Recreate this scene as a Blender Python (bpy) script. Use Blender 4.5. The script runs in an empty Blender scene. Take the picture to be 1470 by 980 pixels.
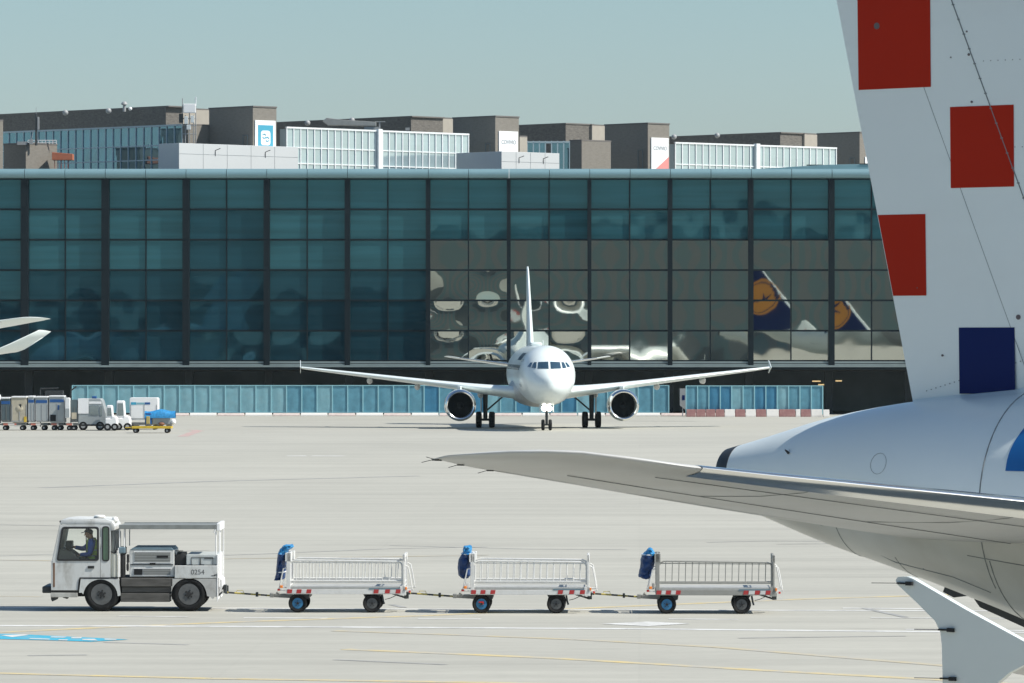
import bpy, bmesh, math, random
from mathutils import Vector, Matrix, noise
R = math.radians
random.seed(7)
SC = bpy.context.scene
COL = SC.collection
F, EYE, HY, CX = 7000.0, 5.9, 495.0, 735.0      # focal length in photo pixels, eye height, horizon row, centre column

def gx(px, Y): return (px - CX) / F * Y
def gz(py, Y): return EYE + (HY - py) / F * Y
def gy(py): return F * EYE / (py - HY)           # distance of the apron seen at row py

# ------------------------------------------------------------------ materials
def mat(name, col, rough=.6, metal=0., spec=.5, var=.0, vscale=3., dirt=0., dcol=(.12,.11,.09), dscale=2., bump=0., bscale=40., stretch=(1,1,1), coat=0., emit=None):
    m = bpy.data.materials.new(name); m.use_nodes = True
    nt = m.node_tree; N = nt.nodes; L = nt.links
    b = N['Principled BSDF']
    b.inputs['Roughness'].default_value = rough; b.inputs['Metallic'].default_value = metal
    b.inputs['Specular IOR Level'].default_value = spec
    b.inputs['Coat Weight'].default_value = coat
    tc = N.new('ShaderNodeTexCoord'); mp = N.new('ShaderNodeMapping'); mp.inputs['Scale'].default_value = stretch
    L.new(tc.outputs['Object'], mp.inputs['Vector'])
    c = None
    rgb = N.new('ShaderNodeRGB'); rgb.outputs[0].default_value = (*col, 1); c = rgb.outputs[0]
    if var > 0:
        n = N.new('ShaderNodeTexNoise'); n.inputs['Scale'].default_value = vscale; n.inputs['Detail'].default_value = 6
        L.new(mp.outputs[0], n.inputs['Vector'])
        r = N.new('ShaderNodeMapRange'); r.inputs[1].default_value = .25; r.inputs[2].default_value = .75
        r.inputs[3].default_value = 1 - var; r.inputs[4].default_value = 1 + var
        L.new(n.outputs[0], r.inputs[0])
        mx = N.new('ShaderNodeVectorMath'); mx.operation = 'SCALE'
        L.new(c, mx.inputs[0]); L.new(r.outputs[0], mx.inputs['Scale']); c = mx.outputs[0]
    if dirt > 0:
        n = N.new('ShaderNodeTexNoise'); n.inputs['Scale'].default_value = dscale; n.inputs['Detail'].default_value = 9; n.inputs['Roughness'].default_value = .7
        L.new(mp.outputs[0], n.inputs['Vector'])
        r = N.new('ShaderNodeMapRange'); r.inputs[1].default_value = .48; r.inputs[2].default_value = .72
        r.inputs[3].default_value = 0; r.inputs[4].default_value = dirt
        L.new(n.outputs[0], r.inputs[0])
        mx = N.new('ShaderNodeMix'); mx.data_type = 'RGBA'
        L.new(r.outputs[0], mx.inputs[0]); L.new(c, mx.inputs[6]); mx.inputs[7].default_value = (*dcol, 1); c = mx.outputs[2]
    L.new(c, b.inputs['Base Color'])
    if bump > 0:
        n = N.new('ShaderNodeTexNoise'); n.inputs['Scale'].default_value = bscale; n.inputs['Detail'].default_value = 4
        L.new(mp.outputs[0], n.inputs['Vector'])
        bp = N.new('ShaderNodeBump'); bp.inputs['Strength'].default_value = bump; bp.inputs['Distance'].default_value = .02
        L.new(n.outputs[0], bp.inputs['Height']); L.new(bp.outputs[0], b.inputs['Normal'])
    if emit:
        b.inputs['Emission Color'].default_value = (*emit[0], 1); b.inputs['Emission Strength'].default_value = emit[1]
    return m

def glassy(name, fac, gcol, tcol, rough=.01, opaque=None, island=0., streak=0.):
    """coated architectural glass: a mirror layer over a tinted clear pane (or over an opaque tinted back)"""
    m = bpy.data.materials.new(name); m.use_nodes = True
    nt = m.node_tree; N = nt.nodes; L = nt.links
    N.remove(N['Principled BSDF']); out = N['Material Output']
    g = N.new('ShaderNodeBsdfGlossy'); g.inputs['Color'].default_value = (*gcol, 1); g.inputs['Roughness'].default_value = rough
    mx = N.new('ShaderNodeMixShader'); mx.inputs[0].default_value = fac
    if opaque:
        t = N.new('ShaderNodeBsdfDiffuse')
        geo = N.new('ShaderNodeNewGeometry'); r = N.new('ShaderNodeMapRange')
        r.inputs[3].default_value = 1 - island; r.inputs[4].default_value = 1 + island
        L.new(geo.outputs['Random Per Island'], r.inputs[0])
        tc = N.new('ShaderNodeTexCoord'); mp = N.new('ShaderNodeMapping'); mp.inputs['Scale'].default_value = (.06, .06, 1.6)
        n = N.new('ShaderNodeTexNoise'); n.inputs['Scale'].default_value = 1.; n.inputs['Detail'].default_value = 5
        L.new(tc.outputs['Object'], mp.inputs[0]); L.new(mp.outputs[0], n.inputs['Vector'])
        r2 = N.new('ShaderNodeMapRange'); r2.inputs[1].default_value = .3; r2.inputs[2].default_value = .7; r2.inputs[3].default_value = 1 - streak; r2.inputs[4].default_value = 1 + streak
        L.new(n.outputs[0], r2.inputs[0])
        mu = N.new('ShaderNodeMath'); mu.operation = 'MULTIPLY'; L.new(r.outputs[0], mu.inputs[0]); L.new(r2.outputs[0], mu.inputs[1])
        sc = N.new('ShaderNodeVectorMath'); sc.operation = 'SCALE'; sc.inputs[0].default_value = opaque
        L.new(mu.outputs[0], sc.inputs['Scale']); L.new(sc.outputs[0], t.inputs['Color'])
    else:
        t = N.new('ShaderNodeBsdfTransparent'); t.inputs['Color'].default_value = (*tcol, 1)
    L.new(t.outputs[0], mx.inputs[1]); L.new(g.outputs[0], mx.inputs[2]); L.new(mx.outputs[0], out.inputs[0])
    return m

def stripes(name, c1, c2, axis, period, shift=0., duty=.5, rough=.5, slant=0.):
    m = mat(name, c1, rough); nt = m.node_tree; N = nt.nodes; L = nt.links
    tc = N.new('ShaderNodeTexCoord'); sp = N.new('ShaderNodeSeparateXYZ'); L.new(tc.outputs['Object'], sp.inputs[0])
    src = sp.outputs[axis]
    a0 = N.new('ShaderNodeMath'); a0.operation = 'MULTIPLY_ADD'; a0.inputs[1].default_value = slant; L.new(sp.outputs[2], a0.inputs[0]); L.new(src, a0.inputs[2])
    a = N.new('ShaderNodeMath'); a.operation = 'MULTIPLY_ADD'; a.inputs[1].default_value = 1/period; a.inputs[2].default_value = shift + 50
    L.new(a0.outputs[0], a.inputs[0])
    f = N.new('ShaderNodeMath'); f.operation = 'FRACT'; L.new(a.outputs[0], f.inputs[0])
    g = N.new('ShaderNodeMath'); g.operation = 'GREATER_THAN'; g.inputs[1].default_value = duty; L.new(f.outputs[0], g.inputs[0])
    mx = N.new('ShaderNodeMix'); mx.data_type = 'RGBA'; L.new(g.outputs[0], mx.inputs[0])
    mx.inputs[6].default_value = (*c1, 1); mx.inputs[7].default_value = (*c2, 1)
    L.new(mx.outputs[2], N['Principled BSDF'].inputs['Base Color'])
    return m

# ------------------------------------------------------------------ mesh builder
class MB:
    def __init__(s): s.v = []; s.f = []
    def add(s, vs, fs):
        o = len(s.v); s.v += [tuple(p) for p in vs]; s.f += [tuple(i + o for i in f) for f in fs]; return s
    def box(s, a, b, M=None):
        x0, y0, z0 = a; x1, y1, z1 = b
        vs = [Vector(p) for p in ((x0,y0,z0),(x1,y0,z0),(x1,y1,z0),(x0,y1,z0),(x0,y0,z1),(x1,y0,z1),(x1,y1,z1),(x0,y1,z1))]
        if M: vs = [M @ p for p in vs]
        return s.add(vs, [(0,3,2,1),(4,5,6,7),(0,1,5,4),(1,2,6,5),(2,3,7,6),(3,0,4,7)])
    def cyl(s, p0, p1, r0, r1=None, n=12, cap=True):
        p0, p1 = Vector(p0), Vector(p1); r1 = r0 if r1 is None else r1
        d = (p1 - p0).normalized(); a = d.orthogonal().normalized(); b = d.cross(a)
        vs = []
        for p, r in ((p0, r0), (p1, r1)):
            for i in range(n):
                t = 2*math.pi*i/n; vs.append(p + a*math.cos(t)*r + b*math.sin(t)*r)
        fs = [(i, (i+1) % n, n+(i+1) % n, n+i) for i in range(n)]
        if cap: fs += [tuple(reversed(range(n))), tuple(range(n, 2*n))]
        return s.add(vs, fs)
    def tube(s, path, r, n=8):
        P = [Vector(p) for p in path]; rings = []
        ref = None
        for i, p in enumerate(P):
            d = (P[min(i+1, len(P)-1)] - P[max(i-1, 0)]).normalized()
            if ref is None: ref = d.orthogonal().normalized()
            a = (ref - d*ref.dot(d)).normalized(); b = d.cross(a); ref = a
            rr = r[i] if isinstance(r, (list, tuple)) else r
            rings.append([p + a*math.cos(2*math.pi*k/n)*rr + b*math.sin(2*math.pi*k/n)*rr for k in range(n)])
        return s.loft(rings)
    def loft(s, rings, cap=True, closed=True):
        n = len(rings[0]); vs = [p for r in rings for p in r]; fs = []
        for i in range(len(rings)-1):
            for k in range(n if closed else n-1):
                fs.append((i*n+k, i*n+(k+1) % n, (i+1)*n+(k+1) % n, (i+1)*n+k))
        if cap and closed:
            fs += [tuple(reversed(range(n))), tuple(range((len(rings)-1)*n, len(rings)*n))]
        return s.add(vs, fs)
    def lathe(s, prof, c, axis='y', n=24, cap=True):
        """prof: (distance along the axis, radius)"""
        rings = []
        for d, r in prof:
            ring = []
            for k in range(n):
                t = 2*math.pi*k/n; a, b = math.cos(t)*r, math.sin(t)*r
                ring.append(Vector(c) + (Vector((a, d, b)) if axis == 'y' else Vector((d, a, b)) if axis == 'x' else Vector((a, b, d))))
            rings.append(ring)
        return s.loft(rings, cap=cap)
    def prism(s, poly, y0, y1):
        """polygon in (x, z) pulled from y0 to y1"""
        n = len(poly)
        vs = [(x, y0, z) for x, z in poly] + [(x, y1, z) for x, z in poly]
        return s.add(vs, [tuple(range(n)), tuple(reversed(range(n, 2*n)))] + [(i, n+i, n+(i+1) % n, (i+1) % n) for i in range(n)])
    def wall(s, plan, z0, z1):
        """polygon in (x, y) pulled from z0 to z1"""
        n = len(plan)
        vs = [(x, y, z0) for x, y in plan] + [(x, y, z1) for x, y in plan]
        return s.add(vs, [tuple(reversed(range(n))), tuple(range(n, 2*n))] + [(i, (i+1) % n, n+(i+1) % n, n+i) for i in range(n)])
    def grid(s, fn, nu, nv):
        vs = [fn(i/nu, j/nv) for j in range(nv+1) for i in range(nu+1)]
        w = nu+1
        return s.add(vs, [(j*w+i, j*w+i+1, (j+1)*w+i+1, (j+1)*w+i) for j in range(nv) for i in range(nu)])
    def sphere(s, c, r, n=14, m=8, sq=(1,1,1)):
        rings = []
        for j in range(m+1):
            a = math.pi*(j/m*.998 + .001)
            rings.append([Vector(c) + Vector((math.sin(a)*math.cos(2*math.pi*k/n)*r*sq[0], math.sin(a)*math.sin(2*math.pi*k/n)*r*sq[1], -math.cos(a)*r*sq[2])) for k in range(n)])
        return s.loft(rings)
    def mesh(s, name): 
        me = bpy.data.meshes.new(name); me.from_pydata([tuple(p) for p in s.v], [], s.f); return me
    def build(s, name, m, parent=None, smooth=False, bevel=0., angle=40, recalc=True):
        me = s.mesh(name)
        bm = bmesh.new(); bm.from_mesh(me)
        if recalc: bmesh.ops.recalc_face_normals(bm, faces=bm.faces)
        if bevel:
            ed = [e for e in bm.edges if len(e.link_faces) == 2 and e.calc_face_angle(0) > R(30)]
            bmesh.ops.bevel(bm, geom=ed, offset=bevel, segments=2, affect='EDGES', profile=.5, clamp_overlap=True)
        if smooth:
            for f in bm.faces: f.smooth = True
            for e in bm.edges:
                if len(e.link_faces) == 2 and e.calc_face_angle(0) > R(angle): e.smooth = False
        bm.to_mesh(me); bm.free()
        return link(name, me, m, parent)

def link(name, me, m, parent=None):
    o = bpy.data.objects.new(name, me); COL.objects.link(o)
    if m: me.materials.clear(); me.materials.append(m)
    if parent: o.parent = parent
    return o

def plate(outer, holes, y0, y1):
    """flat sheet with openings, drawn in (x, z), standing between depths y0 and y1; returned as a builder"""
    cu = bpy.data.curves.new('sheet', 'CURVE'); cu.dimensions = '2D'; cu.fill_mode = 'BOTH'; cu.extrude = abs(y1-y0)/2
    for poly in [outer] + holes:
        sp = cu.splines.new('POLY'); sp.points.add(len(poly)-1); sp.use_cyclic_u = True
        for q, (x, z) in zip(sp.points, poly): q.co = (x, z, 0, 1)
    ob = bpy.data.objects.new('sheet', cu); COL.objects.link(ob)
    dg = bpy.context.evaluated_depsgraph_get(); me = bpy.data.meshes.new_from_object(ob.evaluated_get(dg))
    b = MB(); c = (y0+y1)/2
    b.add([(p.co.x, c + p.co.z, p.co.y) for p in me.vertices], [tuple(f.vertices) for f in me.polygons])
    bpy.data.objects.remove(ob); bpy.data.curves.remove(cu); bpy.data.meshes.remove(me)
    return b

def textmesh(txt, size, fn, ext=.002, align='CENTER'):
    """lettering; fn maps (x, z, d) in the text's own plane to a point"""
    cu = bpy.data.curves.new('letters', 'FONT'); cu.body = txt; cu.size = size; cu.align_x = align; cu.align_y = 'CENTER'; cu.extrude = ext
    ob = bpy.data.objects.new('letters', cu); COL.objects.link(ob)
    dg = bpy.context.evaluated_depsgraph_get(); me = bpy.data.meshes.new_from_object(ob.evaluated_get(dg))
    b = MB(); b.add([fn(p.co.x, p.co.y, p.co.z) for p in me.vertices], [tuple(f.vertices) for f in me.polygons])
    bpy.data.objects.remove(ob); bpy.data.curves.remove(cu); bpy.data.meshes.remove(me)
    return b

def rounded(pts, r, n=5):
    """polygon with rounded corners"""
    out = []
    P = [Vector(p) for p in pts]
    for i, p in enumerate(P):
        a, c = P[i-1], P[(i+1) % len(P)]
        d1, d2 = (a-p), (c-p); rr = min(r, d1.length*.45, d2.length*.45)
        q1, q2 = p + d1.normalized()*rr, p + d2.normalized()*rr
        for k in range(n+1):
            t = k/n; out.append(tuple(q1*(1-t)**2 + p*2*t*(1-t) + q2*t*t))
    return out

def skin(nodes, edges, root, sub=2):
    names = list(nodes); idx = {k: i for i, k in enumerate(names)}
    me = bpy.data.meshes.new('figure'); me.from_pydata([nodes[k][0] for k in names], [(idx[a], idx[b]) for a, b in edges], [])
    ob = bpy.data.objects.new('figure', me); COL.objects.link(ob)
    md = ob.modifiers.new('s', 'SKIN'); md.use_smooth_shade = True
    for k in names:
        q = me.skin_vertices[0].data[idx[k]]; r = nodes[k][1]
        q.radius = (r, r) if not isinstance(r, tuple) else r; q.use_root = (k == root)
    sb = ob.modifiers.new('u', 'SUBSURF'); sb.levels = sub; sb.render_levels = sub
    dg = bpy.context.evaluated_depsgraph_get(); res = bpy.data.meshes.new_from_object(ob.evaluated_get(dg))
    bpy.data.objects.remove(ob); bpy.data.meshes.remove(me)
    for f in res.polygons: f.use_smooth = True
    return res

def tag(o, label=None, cat=None, group=None, kind=None):
    if label: o['label'] = label
    if cat: o['category'] = cat
    if group: o['group'] = group
    if kind: o['kind'] = kind
    return o
def thing(name, label, cat, loc=(0,0,0), rz=0., group=None):
    o = bpy.data.objects.new(name, None); COL.objects.link(o); o.location = loc; o.rotation_euler = (0,0,rz); o.empty_display_size = .5
    return tag(o, label, cat, group)
def copy_tree(o, parent=None):
    c = o.copy(); COL.objects.link(c)
    if parent: c.parent = parent
    for ch in list(o.children): copy_tree(ch, c)
    return c
def struct(o): o['kind'] = 'structure'; return o

def lerp(tab, u):
    """smooth (Catmull-Rom) look-up in a table of (u, a, b, ...) rows"""
    if u <= tab[0][0]: return tab[0][1:]
    if u >= tab[-1][0]: return tab[-1][1:]
    for i in range(len(tab)-1):
        if tab[i][0] <= u <= tab[i+1][0]:
            a, b = tab[i], tab[i+1]; h = b[0]-a[0]; t = (u-a[0])/h
            p, q = tab[max(i-1, 0)], tab[min(i+2, len(tab)-1)]
            out = []
            for k in range(1, len(a)):
                m1 = (b[k]-p[k])/(b[0]-p[0]) if b[0] != p[0] else 0
                m2 = (q[k]-a[k])/(q[0]-a[0]) if q[0] != a[0] else 0
                t2, t3 = t*t, t*t*t
                out.append((2*t3-3*t2+1)*a[k] + (t3-2*t2+t)*h*m1 + (-2*t3+3*t2)*b[k] + (t3-t2)*h*m2)
            return tuple(out)

# ------------------------------------------------------------------ palette
M = {}
M['white'] = mat('white_paint', (.80,.80,.79), .42, var=.03, vscale=1.5, coat=.05)
M['aero_white'] = mat('aircraft_white', (.735,.80,.785), .30, var=.025, vscale=.8, coat=.15, dirt=.10, dcol=(.45,.43,.38), dscale=.9, stretch=(.35,1,1))
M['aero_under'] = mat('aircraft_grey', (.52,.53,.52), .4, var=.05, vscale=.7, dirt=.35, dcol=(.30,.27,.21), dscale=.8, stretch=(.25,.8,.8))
def two_tone():
    """white upper body over a grey painted belly, parted by a level line"""
    m = mat('aircraft_two_tone', (.735,.80,.785), .30, var=.025, vscale=.8, coat=.15, dirt=.10, dcol=(.45,.43,.38), dscale=.9, stretch=(.35,1,1))
    nt = m.node_tree; N = nt.nodes; L = nt.links; b = N['Principled BSDF']
    tc = N.new('ShaderNodeTexCoord'); sp = N.new('ShaderNodeSeparateXYZ'); L.new(tc.outputs['Object'], sp.inputs[0])
    g = N.new('ShaderNodeMath'); g.operation = 'LESS_THAN'; g.inputs[1].default_value = 4.42; L.new(sp.outputs[2], g.inputs[0])
    n = N.new('ShaderNodeTexNoise'); n.inputs['Scale'].default_value = 1.4; n.inputs['Detail'].default_value = 7; L.new(tc.outputs['Object'], n.inputs['Vector'])
    cr = N.new('ShaderNodeValToRGB'); L.new(n.outputs[0], cr.inputs[0]); cr.color_ramp.elements[0].position = .35; cr.color_ramp.elements[1].position = .68
    cr.color_ramp.elements[0].color = (.50,.515,.48,1); cr.color_ramp.elements[1].color = (.41,.41,.365,1)
    mx = N.new('ShaderNodeMix'); mx.data_type = 'RGBA'; L.new(g.outputs[0], mx.inputs[0])
    L.new(b.inputs['Base Color'].links[0].from_socket, mx.inputs[6]); L.new(cr.outputs[0], mx.inputs[7]); L.new(mx.outputs[2], b.inputs['Base Color'])
    return m
M['aero_two'] = two_tone()
M['polished'] = mat('polished_metal', (.80,.81,.80), .16, metal=1., var=.05, vscale=3)
M['red'] = mat('tail_red', (.40,.018,.004), .5, spec=.12, var=.05, vscale=1.2)
M['navy'] = mat('tail_navy', (.003,.014,.095), .5, spec=.12)
M['skyblue'] = mat('fuselage_blue', (.01,.12,.35), .35)
M['seam'] = mat('panel_seam', (.20,.22,.22), .7)
M['darkmetal'] = mat('dark_metal', (.045,.05,.052), .5, metal=.3, var=.2, vscale=6)
M['black'] = mat('black_rubber', (.016,.017,.018), .75, var=.25, vscale=5)
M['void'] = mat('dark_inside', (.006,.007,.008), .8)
M['tyre'] = mat('tyre_rubber', (.012,.0125,.013), .85, spec=.25, var=.3, vscale=9, dirt=.18, dcol=(.10,.095,.085), dscale=6)
M['grey'] = mat('grey_metal', (.32,.33,.33), .5, var=.12, vscale=4, dirt=.3, dcol=(.12,.11,.10), dscale=4)
M['fan'] = mat('fan_blade', (.008,.009,.010), .6, spec=.2)
M['cockpit'] = glassy('cockpit_glass', .35, (.8,.9,.95), (1,1,1), .03, opaque=(.02,.05,.065))
M['gold'] = mat('landing_light', (.9,.9,.85), .3, emit=((1,.96,.86), 6.))
# ------------------------------------------------------------------ camera, sky, sun
cam = bpy.data.cameras.new('camera'); camo = bpy.data.objects.new('camera', cam); COL.objects.link(camo)
cam.sensor_width = 36; cam.lens = F/1470*36; cam.clip_start = 1; cam.clip_end = 8000
camo.location = (0, 0, EYE); camo.rotation_euler = (R(90) + math.atan((490-HY)/F)*-1, 0, 0)
SC.camera = camo
EL, AZ = R(47), R(106)          # sun: height, bearing clockwise from the viewing direction
w = bpy.data.worlds.new('World'); SC.world = w; w.use_nodes = True
N = w.node_tree.nodes; L = w.node_tree.links
sky = N.new('ShaderNodeTexSky'); sky.sky_type = 'NISHITA'; sky.sun_disc = False
sky.sun_elevation = EL; sky.sun_rotation = AZ; sky.air_density = 1.0; sky.dust_density = 1.2; sky.ozone_density = 1.5
hs = N.new('ShaderNodeMix'); hs.data_type = 'RGBA'; hs.blend_type = 'MULTIPLY'; hs.inputs[0].default_value = 1
hs.inputs[7].default_value = (.87, 1.0, 1.05, 1)
tcw = N.new('ShaderNodeTexCoord'); spw = N.new('ShaderNodeSeparateXYZ'); L.new(tcw.outputs['Generated'], spw.inputs[0])
crw = N.new('ShaderNodeValToRGB'); L.new(spw.outputs[2], crw.inputs[0]); crw.color_ramp.elements[0].position = 0.; crw.color_ramp.elements[0].color = (1.0,1.10,1.34,1)
crw.color_ramp.elements[1].position = .075; crw.color_ramp.elements[1].color = (.87,1.,1.05,1)          # paler, bluer air low over the roofs
L.new(crw.outputs[0], hs.inputs[7])
L.new(sky.outputs[0], hs.inputs[6]); L.new(hs.outputs[2], N['Background'].inputs[0])
N['Background'].inputs[1].default_value = .082
sl = bpy.data.lights.new('sun', 'SUN'); sl.energy = 4.2; sl.angle = R(.5); sl.color = (1, .955, .88)
so = bpy.data.objects.new('sun', sl); COL.objects.link(so)
sd = Vector((math.sin(AZ)*math.cos(EL), math.cos(AZ)*math.cos(EL), math.sin(EL)))
so.rotation_euler = sd.to_track_quat('Z', 'Y').to_euler(); so.location = (60, 0, 60)
vs = SC.view_settings; vs.view_transform = 'Standard'; vs.look = 'None'; vs.gamma = 1; vs.exposure = .5
try: vs.use_curve_mapping = False
except Exception: pass

# ------------------------------------------------------------------ apron
def ground_mat():
    m = mat('apron_concrete', (.40,.395,.37), .85); nt = m.node_tree; N = nt.nodes; L = nt.links; b = N['Principled BSDF']
    tc = N.new('ShaderNodeTexCoord')
    def nz(scale, sx, sy, det, lo, hi, a, c, rot=0.):
        mp = N.new('ShaderNodeMapping'); mp.inputs['Scale'].default_value = (sx, sy, 1); mp.inputs['Rotation'].default_value = (0, 0, R(rot))
        L.new(tc.outputs['Object'], mp.inputs[0])
        n = N.new('ShaderNodeTexNoise'); n.inputs['Scale'].default_value = scale; n.inputs['Detail'].default_value = det; n.inputs['Roughness'].default_value = .62
        L.new(mp.outputs[0], n.inputs['Vector'])
        r = N.new('ShaderNodeMapRange'); r.inputs[1].default_value = lo; r.inputs[2].default_value = hi; r.inputs[3].default_value = a; r.inputs[4].default_value = c
        L.new(n.outputs[0], r.inputs[0]); return r.outputs[0]
    def mul(a, c):
        q = N.new('ShaderNodeMath'); q.operation = 'MULTIPLY'; L.new(a, q.inputs[0]); L.new(c, q.inputs[1]); return q.outputs[0]
    f = nz(1, .05, .03, 6, .3, .7, .93, 1.05)                   # broad patches
    f = mul(f, nz(1, .09, .9, 7, .40, .72, 1.01, .87, 1))        # rolled rubber streaks along the stand road
    f = mul(f, nz(1, .03, .28, 6, .45, .72, 1.01, .90, -1.5))
    f = mul(f, nz(1, 2.2, 2.2, 5, .3, .7, .965, 1.03))          # aggregate
    f = mul(f, nz(1, .30, 1.2, 5, .62, .74, 1.0, .84, 4))       # oil spots
    # concrete bays, each poured a little lighter or darker, with tarred joints
    mp = N.new('ShaderNodeMapping'); mp.inputs['Rotation'].default_value = (0, 0, R(1.5)); L.new(tc.outputs['Object'], mp.inputs[0])
    br = N.new('ShaderNodeTexBrick'); br.inputs['Scale'].default_value = 1; br.offset = 0; br.inputs['Brick Width'].default_value = 7.5; br.inputs['Row Height'].default_value = 7.5
    br.inputs['Mortar Size'].default_value = .03; br.inputs['Color1'].default_value = (.985,.985,.985,1); br.inputs['Color2'].default_value = (1.015,1.015,1.015,1); br.inputs['Mortar'].default_value = (.975,.975,.975,1)
    L.new(mp.outputs[0], br.inputs['Vector'])
    f = mul(f, br.outputs['Color'])
    rgb = N.new('ShaderNodeRGB'); rgb.outputs[0].default_value = (.41,.40,.345,1)
    sc = N.new('ShaderNodeVectorMath'); sc.operation = 'SCALE'; L.new(rgb.outputs[0], sc.inputs[0]); L.new(f, sc.inputs['Scale'])
    L.new(sc.outputs[0], b.inputs['Base Color'])
    return m
g = MB(); g.add([(-1500,-800,0),(1500,-800,0),(1500,3500,0),(-1500,3500,0)], [(0,1,2,3)])
struct(g.build('ground', ground_mat()))

def paint(name, col, wear=.55):
    m = mat(name, col, .7, var=.08, vscale=2.); nt = m.node_tree; N = nt.nodes; L = nt.links; b = N['Principled BSDF']
    tc = N.new('ShaderNodeTexCoord'); n = N.new('ShaderNodeTexNoise'); n.inputs['Scale'].default_value = 1.3; n.inputs['Detail'].default_value = 8; n.inputs['Roughness'].default_value = .7
    L.new(tc.outputs['Object'], n.inputs['Vector'])
    r = N.new('ShaderNodeMapRange'); r.inputs[1].default_value = wear-.1; r.inputs[2].default_value = wear+.12; r.inputs[3].default_value = 0; r.inputs[4].default_value = .85
    L.new(n.outputs[0], r.inputs[0])
    mx = N.new('ShaderNodeMix'); mx.data_type = 'RGBA'; L.new(r.outputs[0], mx.inputs[0])
    old = b.inputs['Base Color'].links[0].from_socket
    L.new(old, mx.inputs[6]); mx.inputs[7].default_value = (.40,.395,.37,1); L.new(mx.outputs[2], b.inputs['Base Color'])
    return m
M['p_white'] = paint('white_marking_paint', (.66,.66,.63), .53)
M['p_yellow'] = paint('yellow_marking_paint', (.60,.48,.22), .50)
M['p_faint'] = paint('faded_yellow_paint', (.50,.43,.27), .5)
M['p_cyan'] = paint('cyan_marking_paint', (.05,.36,.50), .62)
M['p_red'] = paint('red_marking_paint', (.50,.30,.26), .50)
M['tar'] = paint('tar_joint', (.27,.27,.255), .5)
lay = [0]
def line(name, pts, wd, m, dash=None):
    """painted stripe through photo points that lie on the apron"""
    P = [Vector((gx(x, gy(y)), gy(y))) for x, y in pts]
    # a stripe is laid in short straight runs
    lay[0] += 1; z = .004 + .0006*(lay[0] % 5)
    b = MB(); L_, R_ = [], []
    fine = []
    for a, c in zip(P[:-1], P[1:]):
        n = max(1, int((c-a).length/2.5))
        fine += [a + (c-a)*k/n for k in range(n)]
    fine.append(P[-1])
    acc = 0
    for i in range(len(fine)-1):
        a, c = fine[i], fine[i+1]; d = (c-a).normalized(); nn = Vector((-d.y, d.x))*wd/2
        acc += (c-a).length
        if dash and (acc % (dash[0]+dash[1])) > dash[0]: continue
        b.add([(a.x-nn.x, a.y-nn.y, z), (a.x+nn.x, a.y+nn.y, z), (c.x+nn.x, c.y+nn.y, z), (c.x-nn.x, c.y-nn.y, z)], [(0,3,2,1)])
    return struct(b.build(name, m))
line('white_road_line', [(-200,897.5),(0,898),(300,899),(560,900.5),(900,902.5),(1150,905),(1600,909)], .42, M['p_white'])
line('white_road_line', [(-200,872),(0,872.6),(300,873),(620,874.5),(1100,876),(1700,877.5)], .34, M['p_white'], (13, 3.5))
line('white_road_line', [(1210,873),(1330,874)], .3, M['p_white'])
line('white_road_line', [(170,884.5),(270,885.6)], .25, M['p_white'])
line('white_road_line', [(350,886.5),(470,887.4)], .25, M['p_white'])
line('white_road_line', [(600,888),(690,888.5)], .25, M['p_white'])
line('white_road_line', [(960,888.5),(1060,889.2)], .25, M['p_white'])
line('white_road_line', [(1300,903.5),(1500,905.5)], .3, M['p_white'])
line('white_road_line', [(1250,887),(1600,888.6)], .2, M['p_white'])
line('yellow_taxi_line', [(-150,914),(0,907.5),(150,900.6),(330,893),(620,883.3),(880,871),(1150,860),(1400,852.5),(1700,844)], .34, M['p_yellow'])
line('yellow_taxi_line', [(495,932),(640,938),(800,945),(1100,962.5),(1350,976),(1700,996)], .36, M['p_yellow'])
line('yellow_taxi_line', [(480,905.5),(660,911.5),(830,918),(1030,929),(1350,955),(1700,986)], .32, M['p_faint'])
line('yellow_taxi_line', [(-150,963),(0,966.5),(300,974),(700,980),(900,984)], .34, M['p_yellow'])
line('yellow_taxi_line', [(-60,803),(150,806),(330,802),(700,797)], .25, M['p_faint'])
line('yellow_taxi_line', [(-60,855),(60,856.5)], .25, M['p_faint'])
for pts in ([(300,798),(430,793),(560,787.5),(700,785)], [(1015,778.5),(1100,776.5),(1200,777)], [(1115,781),(1200,780.5),(1400,778)], [(-60,752),(90,755)], [(560,783),(760,788),(900,789)],
            [(150,922),(270,925.5)], [(480,947),(640,954)], [(60,700),(300,691),(600,683)], [(840,604),(1000,604.5)], [(300,790),(-80,800)], [(40,941),(125,940)], [(1060,916),(1300,913)], [(580,872),(562,868)], [(1240,873),(1300,886)]):
    line('tar_joint', pts, .16 if pts[0][1] > 700 else .5, M['tar'])
line('red_stand_mark', [(262,626.5),(285,618)], .7, M['p_red'])
line('red_stand_mark', [(276,617),(286,618.5)], .7, M['p_red'])
line('white_stand_mark', [(412,654.3),(440,654.2)], 1.2, M['p_white'])
line('white_stand_mark', [(448,654.2),(494,654.4)], 1.0, M['p_white'])
def patch(name, pts, m, z):
    b = MB(); b.add([(gx(x, gy(y)), gy(y), z) for x, y in pts], [tuple(range(len(pts)))]); return struct(b.build(name, m))
patch('white_diamond_mark', [(862,895.6),(930,892.4),(992,895.4),(930,899)], M['p_white'], .0075)
patch('blue_stand_mark', [(-120,909.6),(20,910.2),(185,918.2),(130,921.3),(60,919),(-120,914.8)], M['p_cyan'], .0075)
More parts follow.
